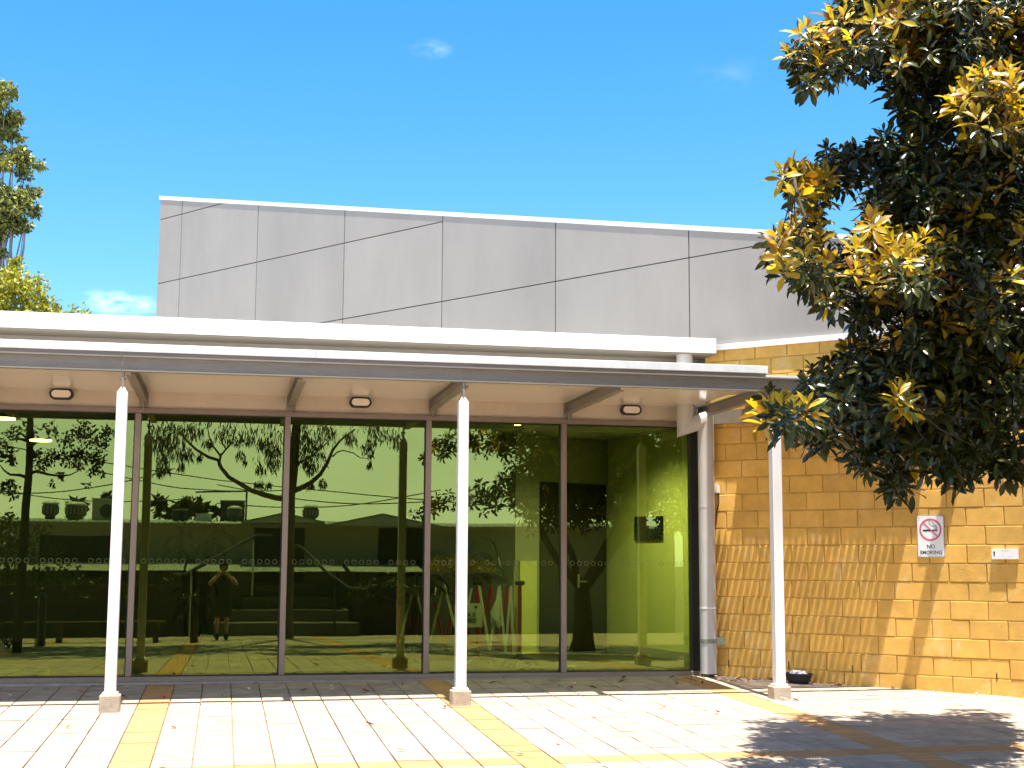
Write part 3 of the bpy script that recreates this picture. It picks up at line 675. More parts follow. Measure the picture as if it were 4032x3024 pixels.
for (px, py, rd, Y, gold) in LOBES:
    Y += 2.5; gold *= .72
    if px <= 1740: Y -= 1.3
    dist = Y + 16.1
    c = q3(px, py, Y); cents.append((c, rd * 1.8228 * dist / FPX))
    n_ = max(10, int((rd / 16.5) ** 2 * 2.3))
    for k in range(n_):
        a = rt.uniform(0, 2 * math.pi); rr_ = math.sqrt(rt.random()) * .86
        Yk = Y + rt.triangular(-.9, 1.6, 0)
        p = q3(px + math.cos(a) * rr_ * rd, py + math.sin(a) * rr_ * rd, Yk)
        outd = (p - c); outd.z *= .6
        ax = (outd.normalized() * .5 + Vector((rt.uniform(-.5, .5), rt.uniform(-.55, .3), rt.uniform(.25, 1.15)))).normalized()
        g_ = 1 if rt.random() < gold * (.5 + .9 * (Yk < Y + .1)) * (1.15 - .5 * (math.sin(a) > .3)) else 0  # upper and near rosettes get more of the painted sunlit gold
        ros.append((p, ax, g_, rt.uniform(.098, .138) * (1.15 if g_ else 1) * min(1, (Yk + 16.1) / 9.6)))
for k in range(330):
    v = Vector((rt.gauss(0, 1), rt.gauss(0, 1), rt.gauss(0, 1))).normalized() * (rt.random() ** .4)
    p = Vector((8.3, -6.0, 3.3)) + Vector((v.x * 1.5, v.y * 1.6, v.z * .8))
    if not in_frame(p, 150): ros.append((p, (v + Vector((0, 0, .8))).normalized(), 1 if rt.random() < .15 else 0, rt.uniform(.10, .145)))
# the rest of the crown, outside the picture
cc = Vector((8.0, -7.7, 4.0))
for k in range(3400):
    v = Vector((rt.gauss(0, 1), rt.gauss(0, 1), rt.gauss(0, 1))).normalized() * (rt.random() ** .34)
    p = cc + Vector((v.x * 3.7, v.y * 3.9, v.z * 2.5))
    if in_frame(p, 230): continue
    if p.z < 1.75 + .25 * abs(math.sin(p.x * 2)): continue
    ax = (v + Vector((rt.uniform(-.4, .4), rt.uniform(-.4, .4), rt.uniform(.2, .9)))).normalized()
    ros.append((p, ax, 1 if rt.random() < .18 * (v.z > -.1) else 0, rt.uniform(.10, .145)))
UL, UF = leaf_shape(4, .34, .16, .22)
UL = [Vector(v) for v in UL]
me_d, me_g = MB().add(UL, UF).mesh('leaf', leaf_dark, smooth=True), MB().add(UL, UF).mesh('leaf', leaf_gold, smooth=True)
leaves = []
for (p, ax, g_, ln) in ros:
    side = ax.orthogonal().normalized(); bi = ax.cross(side)
    nlv = rt.randint(8, 14)
    for k in range(nlv):
        t = k / nlv; an = k * 2.39996 + rt.uniform(-.3, .3)
        el = R(68 - 75 * t + rt.uniform(-12, 12)) if g_ else R(58 - 95 * t + rt.uniform(-16, 16))
        d = (side * math.cos(an) + bi * math.sin(an)) * math.cos(el) + ax * math.sin(el)
        d = (d + Vector((0, 0, -.18 * t))).normalized()
        nrm = (ax - d * ax.dot(d)); nrm = nrm.normalized() if nrm.length > 1e-3 else d.orthogonal().normalized()
        nrm = (nrm + Vector((rt.uniform(-.25, .25), rt.uniform(-.25, .25), rt.uniform(-.25, .25)))); nrm = (nrm - d * nrm.dot(d)).normalized()
        yv = nrm.cross(d); L_ = ln * (.62 + .5 * min(1, t * 2)) * rt.uniform(.85, 1.1)
        o_ = p - ax * (.10 * t) + d * .012
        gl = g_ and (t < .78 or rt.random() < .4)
        leaves.append((Matrix(((d.x * L_, yv.x * L_, nrm.x * L_, o_.x), (d.y * L_, yv.y * L_, nrm.y * L_, o_.y), (d.z * L_, yv.z * L_, nrm.z * L_, o_.z), (0, 0, 0, 1))), gl, (o_ - CAM).length / L_ if in_frame(o_ + d * L_ * .5) else 1e9))
order = sorted(range(len(leaves)), key=lambda i: leaves[i][2])
single = set(order[:300]); mb = {False: MB(), True: MB()}
for i, (mw, gl, _) in enumerate(leaves):
    gl = bool(gl)
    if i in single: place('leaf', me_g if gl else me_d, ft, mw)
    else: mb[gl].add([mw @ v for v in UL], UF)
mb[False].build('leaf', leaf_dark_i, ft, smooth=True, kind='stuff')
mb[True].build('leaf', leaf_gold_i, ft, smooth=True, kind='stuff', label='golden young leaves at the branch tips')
def limb(bb, a, c, r0, r1, wob=.12, n=6, nn=8, rnd=rt):
    a, c = Vector(a), Vector(c); pts = []
    for k in range(n + 1):
        t = k / n; w = math.sin(math.pi * t) * wob
        pts.append(a.lerp(c, t) + Vector((rnd.uniform(-w, w), rnd.uniform(-w, w), rnd.uniform(-w, w) * .5)))
    bb.tube(pts, [r0 + (r1 - r0) * k / n for k in range(n + 1)], nn); return pts
b = MB(); b.tube([FT + Vector((0, 0, -.1)), FT + Vector((.02, 0, .2)), FT + Vector((.01, .03, .6)), FT + Vector((-.02, .07, .95)), FT + Vector((-.05, .1, 1.25))], [.26, .19, .16, .145, .09], 14); b.build('trunk', bark, ft, smooth=True)
hub = FT + Vector((-.03, .08, 1.02)); mids = [Vector((6.85, -5.8, 2.4)), Vector((6.95, -5.7, 2.9)), Vector((7.0, -6.2, 3.1))]
tips = [q3(1990, 880, -5.4), q3(1990, 600, -5.4), q3(2070, 240, -5.6), q3(2170, 500, -5.2), Vector((8.2, -8.2, 4.2)), Vector((7.0, -9.6, 4.0)), Vector((9.2, -6.4, 3.6))]
for (qa, qb, r0_) in ((Vector((5.55, -8.1, 1.75)), Vector((5.1, -8.6, 2.9)), .085), (Vector((5.85, -8.0, 1.9)), Vector((5.45, -8.5, 3.3)), .07)):
    b = MB(); limb(b, hub, qa, r0_, r0_ * .75, .04, 4); limb(b, qa, qb, r0_ * .75, .03, .08, 5); b.build('branch', bark, ft, smooth=True)
for q in tips:
    m_ = min(mids, key=lambda t_: (t_ - q).length)
    b = MB(); limb(b, hub, m_, .095, .07, .05, 3); limb(b, m_, q, .055, .03, .15); b.build('branch', bark, ft, smooth=True)
b = MB()
done = list(tips[:4])
for c, rd in sorted(cents, key=lambda t_: min((t_[0] - t2).length for t2 in tips[:4])):
    q = min(done, key=lambda t_: (t_ - c).length); done.append(c)
    if (q - c).length < .85: limb(b, q, c, .014, .007, .05, 4, 6)
for (p, ax, g_, ln) in ros[::3]:
    q = min(cents, key=lambda t_: (t_[0] - p).length)[0]
    if (q - p).length < .75: b.tube([q, q.lerp(p, .5) + Vector((0, 0, -.04)), p], [.007, .005, .003], 5)
b.build('twig', bark, ft, smooth=True)

# ---------------------------------------------------------------- foliage builder for the other trees
def foliage(bb, c, r_, n, size, rnd, droop=.6, w=.28, flat=1.0):
    for k in range(n):
        v = Vector((rnd.gauss(0, 1), rnd.gauss(0, 1), rnd.gauss(0, 1))).normalized() * (rnd.random() ** .4)
        p = c + Vector((v.x * r_, v.y * r_, v.z * r_ * flat))
        d = Vector((rnd.uniform(-1, 1), rnd.uniform(-1, 1), rnd.uniform(-1, 1) - droop * 1.6)).normalized(); s_ = size * rnd.uniform(.6, 1.3)
        sd = d.orthogonal().normalized(); sd = (Matrix.Rotation(rnd.uniform(0, 6.28), 3, d) @ sd) * s_ * w * .5
        bb.add([p, p + d * s_ * .4 + sd, p + d * s_, p + d * s_ * .4 - sd], [(0, 1, 2, 3)])
def tree(name, label, base, hgt, clumps, m, barkm, size, seed, n_per, droop=.5, w=.3, tr=.2, group=None, flat=.8, trunk_to=None):
    rnd = random.Random(seed); base = Vector(base)
    t = thing(name, label, 'tree', tuple(base), group)
    topc = trunk_to or (sum((c for c, _ in clumps), Vector()) / len(clumps))
    mid = base.lerp(Vector((topc[0], topc[1], base.z + hgt * .55)), 1.0)
    b_ = MB(); b_.tube([base - UP * .1, base.lerp(mid, .5) + Vector((rnd.uniform(-.1, .1), 0, 0)), mid], [tr, tr * .8, tr * .6], 9)
    for c, r_ in clumps: limb(b_, mid, c, tr * .4, tr * .08, .15, 5, 6, rnd)
    b_.build('trunk', barkm, t, smooth=True)
    f_ = MB()
    for c, r_ in clumps:
        k = max(1, int(n_per * r_ * r_))
        for s_ in range(5):
            cc_ = c + Vector((rnd.uniform(-1, 1), rnd.uniform(-1, 1), rnd.uniform(-.7, .7))) * r_ * .6
            foliage(f_, cc_, r_ * .55, k // 5 + 1, size, rnd, droop, w, flat)
    f_.build('crown', m, t); return t

def dd3(px, py, Y): return onY(px * 1.8228, py * 1.8228, Y)
# gum and golden bush behind the pavilion, left; pale gum behind the hall, right
cl = [(dd3(10, 195, 19), .42), (dd3(-12, 225, 19), .6), (dd3(26, 248, 19.4), .36), (dd3(5, 268, 19.4), .45), (dd3(24, 285, 19.2), .34), (dd3(-40, 330, 19), .6), (dd3(28, 340, 19), .36), (dd3(58, 338, 19.5), .36), (dd3(76, 352, 19.3), .24), (dd3(52, 368, 19.3), .30), (dd3(0, 350, 18.7), .4), (dd3(25, 430, 19), .5), (dd3(58, 418, 19.3), .36), (dd3(62, 450, 19.3), .34), (dd3(20, 470, 19), .5), (dd3(52, 485, 19.2), .26), (dd3(-40, 450, 19), .8), (dd3(12, 505, 19), .34), (dd3(4, 545, 19), .2), (dd3(-60, 250, 19), .8)]
tree('gum_tree', 'tall slender gum tree at the left edge behind the white roof edge', (dd3(-150, 900, 19).x, 19, -.3), 11, cl, gum_leaf_far, pale_bark, .13, 31, 2600, .2, .5, .10)
cl = [(dd3(15, 650, 15), .95), (dd3(-30, 620, 15), .9), (dd3(70, 665, 15.2), .75), (dd3(110, 680, 15), .6), (dd3(40, 600, 15.6), .40), (dd3(35, 570, 15.6), .22), (dd3(140, 700, 15), .6), (dd3(0, 720, 15), 1.1), (dd3(90, 740, 15), 1.2)]
tree('golden_wattle', 'round golden green bush tree showing above the white roof edge at left', (dd3(30, 900, 15).x, 15, -.3), 5, cl, wattle_leaf, gum_bark, .11, 32, 2200, .05, .5, .15)
cl = [(dd3(2110, 390, 14), 1.0), (dd3(2170, 440, 14), 1.1), (dd3(2190, 540, 14), 1.1), (dd3(1880, 420, 14.5), .55), (dd3(2230, 350, 14), 1.2), (dd3(2120, 520, 14), .7)]
tree('pale_gum_tree', 'pale leaved gum tree glimpsed through gaps in the big fig', (19.5, 14, -.3), 9, cl, pale_gum, gum_bark, .26, 33, 300, .8, .22, .2)

# ---------------------------------------------------------------- the yard behind the camera, seen in the glass
# eucalyptus
eg = Vector((1.5, -18.2, gz(1.5, -18.2)))
eu = thing('eucalyptus', 'spreading gum with hanging leaves mirrored in the middle panes', 'tree', tuple(eg))
def mz(px, py, Y): v = mirY(px, py, Y); return v
b = MB(); b.tube([eg - UP * .1, eg + Vector((0, 0, .8)), mz(1138, 2060, 18.2), mz(1140, 1960, 18.2), mz(1150, 1900, 18.2), mz(1165, 1700, 18.2), Vector((1.7, -18.0, 6.0))], [.20, .17, .15, .14, .12, .11, .08], 10); b.build('trunk', gum_bark, eu, smooth=True)
def path(name, pts, r0, r1):
    b_ = MB(); b_.tube(pts, [r0 + (r1 - r0) * k / (len(pts) - 1) for k in range(len(pts))], 8); return b_.build(name, gum_bark, eu, smooth=True)
path('branch', [mz(1138, 1965, 18.2), mz(1090, 1962, 18), mz(1040, 1950, 17.9), mz(990, 1932, 17.8), mz(940, 1900, 17.7), mz(900, 1876, 17.7), mz(870, 1840, 17.7), mz(858, 1812, 17.7), mz(820, 1800, 17.6), mz(770, 1770, 17.5), mz(728, 1730, 17.4), mz(700, 1690, 17.3)], .075, .02)
path('branch', [mz(862, 1832, 17.7), mz(868, 1795, 17.8), mz(890, 1770, 17.8), mz(912, 1745, 17.9), mz(925, 1690, 18)], .032, .012)
path('branch', [mz(867, 1795, 17.8), mz(835, 1755, 17.7), mz(822, 1720, 17.7), mz(815, 1670, 17.7)], .026, .01)
path('branch', [mz(890, 1770, 17.8), mz(870, 1735, 17.9), mz(850, 1705, 17.9)], .02, .008)
path('branch', [mz(1138, 1940, 18.2), mz(1180, 1925, 18.2), mz(1220, 1905, 18.2), mz(1260, 1870, 18.2), mz(1290, 1820, 18.2), mz(1310, 1770, 18.2), mz(1340, 1735, 18.2), mz(1400, 1690, 18)], .075, .02)
path('branch', [mz(1310, 1795, 18.2), mz(1330, 1778, 18), mz(1355, 1772, 18), mz(1395, 1782, 18), mz(1420, 1800, 18), mz(1450, 1803, 18)], .02, .008)
path('branch', [mz(1145, 1870, 18.2), mz(1180, 1820, 18.2), mz(1230, 1790, 18.3), mz(1290, 1740, 18.3)], .04, .015)
for q in ((0.0, -12.5, 7.0), (-1.5, -11.0, 6.6), (2.4, -11.0, 6.8), (4.2, -13, 6.8), (-.5, -9.6, 6.3)): path('branch', [Vector((1.65, -18, 5.2)), Vector((1.65, -18, 5.4)).lerp(Vector(q), .5) + UP * .5, Vector(q)], .08, .02)
rnd = random.Random(55); f_ = MB()
for (px, py, rr_, Y, n_) in [(620, 1720, .30, 17.6, 150), (655, 1760, .30, 17.6, 150), (650, 1820, .20, 17.6, 90), (630, 1850, .12, 17.6, 40), (725, 1780, .24, 17.7, 130), (715, 1830, .10, 17.7, 40), (690, 1700, .26, 17.7, 130), (760, 1700, .24, 17.7, 90), (785, 1790, .08, 17.7, 30), (820, 1740, .14, 17.7, 60), (880, 1700, .22, 17.8, 80),
        (930, 1725, .20, 17.8, 70), (980, 1710, .22, 17.8, 80), (945, 1790, .14, 17.8, 50), (965, 1815, .06, 17.8, 20), (1040, 1740, .18, 18, 80), (1075, 1770, .22, 18, 120), (1080, 1820, .20, 18, 90), (1025, 1840, .12, 18, 60), (1020, 1900, .10, 18, 40), (1060, 1905, .09, 18, 40), (1180, 1730, .28, 18.2, 140), (1190, 1790, .2, 18.2, 80),
        (1240, 1760, .26, 18.2, 150), (1220, 1830, .22, 18.2, 120), (1290, 1700, .3, 18.2, 140), (1270, 1900, .12, 18.2, 60), (1225, 1910, .07, 18.2, 30), (1380, 1720, .2, 18.2, 90), (1450, 1760, .18, 18, 90), (1455, 1820, .07, 18, 30), (1490, 1700, .26, 18, 120), (1560, 1720, .26, 18, 110)]:
    foliage(f_, mz(px, py, Y), rr_ * 1.05, int(n_ * 1.1), .17, rnd, 1.5, .16)
    foliage(f_, mz(px, py - 90, Y + rnd.uniform(-.6, 1)), rr_ * 1.5, int(n_ * .5), .17, rnd, 1.5, .16)
for k in range(64):
    c = Vector((rnd.uniform(-3.4, 5.8), rnd.uniform(-14.0, -8.7), rnd.uniform(5.6, 7.2)))
    foliage(f_, c, rnd.uniform(.6, 1.0), 150, .27, rnd, .1, .45, .6)
f_.build('crown', gum_leaf, eu)
# broad leaved tree at the left
lb = Vector((-3.5, -10.0, gz(-3.5, -10)))
lt = thing('broadleaf_tree', 'dark broad leaved tree with a straight trunk mirrored in the leftmost pane', 'tree', tuple(lb))
def mt(px, py, Y=10): return mirY(px, py, Y)
b = MB(); b.tube([lb - UP * .1, mt(92, 2200), mt(100, 2000), mt(112, 1880), mt(117, 1760), mt(120, 1640), Vector((-3.4, -10, 5.5))], [.085, .075, .07, .065, .06, .055, .04], 10)
for pts in ([mt(108, 1865), mt(145, 1855), mt(190, 1868), mt(230, 1873), mt(275, 1870), mt(310, 1852)], [mt(105, 1880), mt(78, 1870), mt(40, 1868), mt(15, 1850), mt(0, 1830)], [mt(117, 1760), mt(140, 1742), mt(170, 1730), mt(200, 1722)], [mt(116, 1740), mt(90, 1730), mt(60, 1728), mt(40, 1735)], [mt(118, 1735), mt(95, 1715), mt(75, 1700)]):
    b.tube(pts, [.034 - .026 * k / (len(pts) - 1) for k in range(len(pts))], 7)
b.build('trunk', bark, lt, smooth=True)
rnd = random.Random(66); f_ = MB()
for (px, py, rr_, n_) in [(160, 1830, .14, 70), (150, 1790, .10, 50), (200, 1800, .15, 80), (260, 1800, .18, 110), (310, 1830, .10, 50), (310, 1790, .16, 90), (350, 1800, .14, 80), (390, 1800, .15, 90), (385, 1840, .12, 60), (360, 1860, .07, 30), (400, 1865, .06, 25), (205, 1905, .05, 22), (345, 1910, .035, 14), (240, 1870, .08, 35), (400, 1740, .15, 80), (420, 1700, .15, 80), (340, 1720, .2, 110), (260, 1730, .16, 80), (200, 1690, .16, 70), (30, 1790, .16, 90), (50, 1810, .09, 40), (5, 1740, .2, 100), (60, 1700, .15, 60), (120, 1690, .15, 60), (320, 1680, .2, 80), (20, 1920, .12, 50), (40, 1900, .1, 40), (50, 1940, .13, 50)]:
    foliage(f_, mt(px, py, 10 + rnd.uniform(-.4, .4)), rr_, n_, .085, rnd, .2, .5)
for k in range(60):
    c = Vector((rnd.uniform(-8, -1.3), rnd.uniform(-13.8, -8.3), rnd.uniform(5.0, 6.6)))
    foliage(f_, c, rnd.uniform(.6, 1.0), 140, .22, rnd, .0, .5, .6)
f_.build('crown', leaf_dark_i, lt)
# garden bed of shrubs, left
rnd = random.Random(67)
sh = thing('garden_shrub', 'leafy garden shrub below the broad leaved tree, mirrored at far left', 'shrub', (-4.3, -13, gz(-4.3, -13)))
f_ = MB(); st = MB()
for k in range(26):
    c = mirY(rnd.uniform(0, 270), rnd.uniform(2040, 2290), 13 + rnd.uniform(-.5, .5)); foliage(f_, c, .22, 60, .09, rnd, .1, .45)
    if k % 4 == 0: st.tube([Vector((c.x, c.y, gz(c.x, c.y))), c], [.012, .006], 5)
f_.build('crown', hedge_leaf, sh); st.build('stem', bark, sh)

# long low building across the yard
SY = -23.5; SX0, SX1 = -14, 13
sb = thing('low_building', 'long low zinc roofed building with dark openings mirrored in the glass', 'building', (0, SY, gz(0, SY)))
ez = 2.34
ops = [(.80, 2.20, .75, 2.25), (4.25, 5.62, .95, 2.30), (-4.9, -3.0, .85, 2.0)]
b = MB(); xs = SX0
for (x0, x1, z0, z1) in sorted(ops):
    b.box(xs, x0, SY - .2, SY, -.9, ez); b.box(x0, x1, SY - .2, SY, -.9, z0); b.box(x0, x1, SY - .2, SY, z1, ez); xs = x1
b.box(xs, SX1, SY - .2, SY, -.9, ez); b.build('wall', shed_wall, sb)
for (x0, x1, z0, z1) in ops:
    MB().box(x0, x1, SY - .18, SY - .12, z0, z1).build('dark_opening', dark_open, sb)
rf = MB(); nr = 150; w_ = (SX1 - SX0) / nr                                     # ribbed roof, low pitch
prof = []
for k in range(nr):
    x = SX0 + w_ * k; prof += [(x, 0), (x + w_ * .72, 0), (x + w_ * .78, .028), (x + w_ * .94, .028)]
prof.append((SX1, 0))
vs = [(x, SY + .35, ez + .02 + z) for x, z in prof] + [(x, SY - 6, ez + .27 + z) for x, z in prof]
kk = len(prof); rf.add(vs, [(i, i + 1, kk + i + 1, kk + i) for i in range(kk - 1)])
rf.build('roof', shed_roof, sb)
MB().box(SX0, SX1, SY + .30, SY + .345, ez - .06, ez + .014).build('gutter', shed_wall, sb)
b = MB(); b.box(SX0, SX1, SY - 6.2, SY - 6, -.9, ez + .2); b.build('wall', shed_wall, sb)
# porch gable over the doorway and the hip further right
def gable(x0, xm, x1, zt, y0, y1, z0):
    t = thing('porch_roof', 'small pitched porch roof over the dark doorway of the low building' if x0 < 2 else 'shallow hipped roof over the dark window of the low building', 'roof', (xm, y0, z0))
    b_ = MB(); th = .05
    b_.add([(x0, y0, z0), (xm, y0, zt), (x1, y0, z0), (x0, y1, z0), (xm, y1, zt), (x1, y1, z0)], [(0, 1, 4, 3), (1, 2, 5, 4)])
    b_.add([(x0, y0, z0 - th), (xm, y0, zt - th), (x1, y0, z0 - th), (x0, y1, z0 - th), (xm, y1, zt - th), (x1, y1, z0 - th)], [(3, 4, 1, 0), (4, 5, 2, 1), (0, 1, 2), (5, 4, 3)])
    b_.build('roof_sheet', shed_roof, t)
    b_ = MB(); b_.add([(x0, y0 + .002, z0), (xm, y0 + .002, zt), (x1, y0 + .002, z0), (x1, y0 + .002, z0 - .06), (xm, y0 + .002, zt - .06), (x0, y0 + .002, z0 - .06)], [(0, 1, 4, 5), (1, 2, 3, 4)]); b_.build('barge_board', shed_wall, t)
gable(.45, 1.55, 2.7, 2.66, SY + .75, SY - 2, 2.42); gable(2.9, 4.3, 5.9, 2.68, SY + .55, SY - 3, 2.38)
# roof furniture
def roofz(y): return ez + .02 + (SY + .35 - y) / 6.35 * .25
def turbine(x, y, s_, lab):
    z = roofz(y) - .02; t = thing('turbine_vent', lab, 'roof vent', (x, y, z), 'round vents on the low roof')
    MB().lathe([(.13 * s_, 0), (.13 * s_, .14 * s_)], (x, y, z), 14).build('base', dark_vent, t)
    MB().lathe([(.17 * s_, .14 * s_), (.21 * s_, .20 * s_), (.21 * s_, .34 * s_), (.18 * s_, .40 * s_)], (x, y, z), 18).build('drum', dark_vent, t)
    MB().lathe([(.225 * s_, .40 * s_), (.22 * s_, .44 * s_), (.12 * s_, .49 * s_), (.01, .50 * s_)], (x, y, z), 18).build('cap', vent_metal, t)
    b_ = MB()
    for k in range(14):
        a = 2 * math.pi * k / 14; r_ = .213 * s_
        b_.obox((x + r_ * math.cos(a) - .006, y + r_ * math.sin(a) - .006, z + .19 * s_), (.012, 0, 0), (0, .012, 0), (0, 0, .17 * s_))
    b_.build('fin', vent_metal, t)
turbine(-5.0, -26.6, 1.15, 'round roof vent farthest left on the low roof, beside the tree trunk')
turbine(-4.2, -25.2, 1.1, 'broad domed roof vent in front of the other left vents on the low roof')
turbine(-4.3, -27.4, 1.1, 'domed roof vent just behind the broad front one on the low roof')
turbine(.28, -27.0, 1.0, 'round roof vent in front of the dark plant box')
turbine(2.5, -26.0, 1.15, 'lone round roof vent right of the gum trunk')
def roof_box(name, lab, cat, x, y, w, hgt, m, taper=1.):
    z = roofz(y) - .02; t = thing(name, lab, cat, (x, y, z)); b_ = MB(); a = w / 2; c = a * taper
    b_.add([(x - a, y - a, z), (x + a, y - a, z), (x + a, y + a, z), (x - a, y + a, z), (x - c, y - c, z + hgt), (x + c, y - c, z + hgt), (x + c, y + c, z + hgt), (x - c, y + c, z + hgt)], [(4, 5, 6, 7), (0, 1, 5, 4), (1, 2, 6, 5), (2, 3, 7, 6), (3, 0, 4, 7)])
    b_.build('casing', m, t); MB().box(x - c - .02, x + c + .02, y - c - .02, y + c + .02, z + hgt + .001, z + hgt + .03).build('lid', vent_metal, t); return t
roof_box('cowl_vent', 'squat dark square vent on the low roof left of the pale skylight', 'roof vent', -1.25, -25.4, .44, .34, dark_vent, .9)
roof_box('skylight_box', 'pale tapered skylight box on the low roof', 'skylight', -.62, -26.4, .48, .22, vent_metal, .85)
roof_box('plant_box', 'big dark plant box on the far side of the low roof', 'plant box', .22, -29.0, .75, .62, dark_vent, 1.)
ac = roof_box('air_conditioner', 'boxy air conditioner with a round fan on the low roof', 'air conditioner', -3.35, -25.6, .72, .62, M('ac_beige', (.42, .38, .30), .6), 1.)
MB().prism([(.2 * math.cos(k * math.pi / 8), .2 * math.sin(k * math.pi / 8)) for k in range(16)], (-3.3, -25.238, roofz(-25.6) + .27), (1, 0, 0), (0, 0, 1), (0, .012, 0)).build('fan', dark_vent, ac)
lp = thing('pipe_frame', 'thin dark pipe frame standing above the low roof', 'pipe', (.63, -28.5, 2.4))
b = MB(); b.tube([(.63, -28.5, roofz(-28.5)), mirY(972, 1935, 28.5), mirY(770, 1937, 28.5)], .028, 8); b.build('pipe', rail_metal, lp)
# overhead wires
wg = 0
for (pa_, pb_, Y, lab) in [((600, 1900), (1000, 1935), 40, 'overhead wire sloping down to the right, lowest over the roof vents'), ((600, 1850), (1600, 1965), 42, 'long overhead wire crossing behind the gum branches'), ((100, 1945), (470, 1900), 38, 'overhead wire rising towards the leftmost post'), ((1100, 1955), (1500, 1985), 40, 'overhead wire behind the gum trunk falling to the right'), ((100, 1950), (500, 1975), 44, 'overhead wire dipping behind the left roof vents'), ((1100, 1998), (1500, 1975), 41, 'overhead wire behind the gum trunk rising to the right')]:
    A_, B_ = mirY(*pa_, Y), mirY(*pb_, Y); d = B_ - A_; A2, B2 = A_ - d * .6, B_ + d * .6
    w_ = thing('overhead_wire', lab, 'wire', tuple(A2), 'overhead wires')
    b = MB(); b.tube([A2.lerp(B2, k / 10) - UP * (.8 * math.sin(math.pi * k / 10) - .6) * .5 for k in range(11)], .022, 5); b.build('cable', rail_metal, w_)
# far trees
for k, (px, py, hh, wd, Y, lab) in enumerate([(625, 1960, 60, 22, 50, 'slim pointed dark tree nearest the leftmost post above the far roof'), (720, 1985, 50, 30, 52, 'dark round tree just right of the pointed one above the far roof'), (755, 1960, 62, 14, 54, 'narrow cypress touching the end of the pipe frame'), (790, 1985, 50, 20, 52, 'bushy dark tree right of the narrow cypress above the far roof'), (853, 2005, 28, 10, 53, 'small dark cypress left of the plant box'), (305, 1985, 45, 28, 50, 'round dark tree above the air conditioner roof, leftmost'), (425, 1955, 40, 16, 50, 'spiky dark tree behind the air conditioner'), (675, 2010, 40, 26, 50, 'low dark tree between the vents above the far roof')]):
    c = mirY(px, py + hh * .4, Y); sc_ = (16.1 + Y) / FPX
    cl = [(c + Vector((0, 0, q * hh * sc_ * .32)), wd * sc_ * (1.0 - .28 * abs(q + .3)) * 1.2) for q in (-1.4, -.6, .2, 1.0)]
    tree('distant_tree', lab, (c.x, c.y, -1.1), 4, cl, hedge_leaf, gum_bark, .40, 200 + k, 500, .0, .5, .12, 'trees beyond the low building', 1.2)
# terraced steps, handrails
st = thing('stone_steps', 'broad dark stone steps with five treads in front of the doorway across the yard', 'steps', (1.4, -21, gz(1.4, -21)))
zs = [-.55, -.22, .08, .40, .70]
for k in range(5):
    y0 = -19.9 - .62 * k; x0, x1 = (-.55 + .35 * k, 3.7 - .22 * k)
    MB().bbox(x0, x1, SY + .01, y0, -.75, zs[k] + .001 * k, .015).build('step', stone_step, st)
hr = thing('handrail', 'sloping dark handrail on steel posts at the left side of the steps', 'handrail', (-.6, -19.6, -.5))
b = MB(); A_, B_ = mirY(730, 2262, 19.6), mirY(1010, 2110, 22); b.tube([A_ - Vector((.25, 0, .02)), A_, B_, B_ + Vector((.4, -.3, 0))], .045, 8); b.build('rail', rail_metal, hr)
b = MB(); p = mirY(753, 2300, 19.7); b.tube([(p.x, p.y, -.53), (p.x, p.y, 1.1)], .03, 8); b.build('post', steel_bright, hr)
b = MB(); p = mirY(995, 2200, 21.9); b.tube([(p.x, p.y, .40), (p.x, p.y, 1.85)], .03, 8); b.build('post', steel_bright, hr)
hr = thing('handrail', 'curved dark handrail falling to the right of the steps with a hooked end', 'handrail', (2.5, -20, -.5))
b = MB(); b.tube([mirY(1110, 2148, 22), mirY(1175, 2150, 22), mirY(1195, 2160, 21.8), mirY(1290, 2255, 20.6), mirY(1370, 2315, 19.8), mirY(1440, 2322, 19.6), mirY(1450, 2345, 19.6), mirY(1440, 2362, 19.6)], .045, 8); b.build('rail', rail_metal, hr)
b = MB(); p = mirY(1318, 2300, 20.4); b.tube([(p.x, p.y, -.53), (p.x, p.y, p.z + 1.315 - 1.315 + .1)], .03, 8); b.build('post', rail_metal, hr)
# corrugated low roof (bike shelter) right and left of the steps
for x0, x1, lab in ((-7.5, -1.0, 'low corrugated zinc shelter roof left of the steps, just below eye level'), (3.3, 5.3, 'low corrugated zinc shelter roof right of the steps, just below eye level'), (-.95, 3.2, 'low corrugated zinc strip crossing behind the handrails')):
    t = thing('corrugated_shelter', lab, 'shelter', (x0, -21.5, -.5), 'corrugated shelter roofs across the yard')
    b = MB(); n_ = int((x1 - x0) / .0127); vs = []
    for k in range(n_ + 1):
        x = x0 + .0127 * k; z = .012 * math.cos(2 * math.pi * k / 6)
        vs += [(x, -21.4, 1.085 + z), (x, -24.0 + .55, 1.29 + z)]
    b.add(vs, [(2 * k, 2 * k + 2, 2 * k + 3, 2 * k + 1) for k in range(n_)]); b.build('roof_sheet', shed_roof, t)
    b = MB()
    for x in (x0 + .2, x1 - .2): b.box(x - .04, x + .04, -21.6, -21.52, -.7, 1.05)
    b.build('support', timber, t)
    f_ = MB(); rnd = random.Random(int(x0 * 10) + 300)
    if not (-.96 < x0 < 0):
        hd = thing('hedge', 'dark clipped hedge under the shelter roof ' + ('left of the steps' if x0 < -1 else 'right of the steps'), 'hedge', (x0, -21.2, -.5))
        for k in range(int((x1 - x0) * 14)):
            foliage(f_, Vector((rnd.uniform(x0, x1), -21.1 + rnd.uniform(-.2, .2), rnd.uniform(-.4, .85))), .25, 45, .10, rnd, .1, .5)
        f_.build('leaves', hedge_leaf, hd)
        MB().box(x0 + .1, x1 - .1, -21.3, -20.95, -.6, .7).build('core', timber, hd)
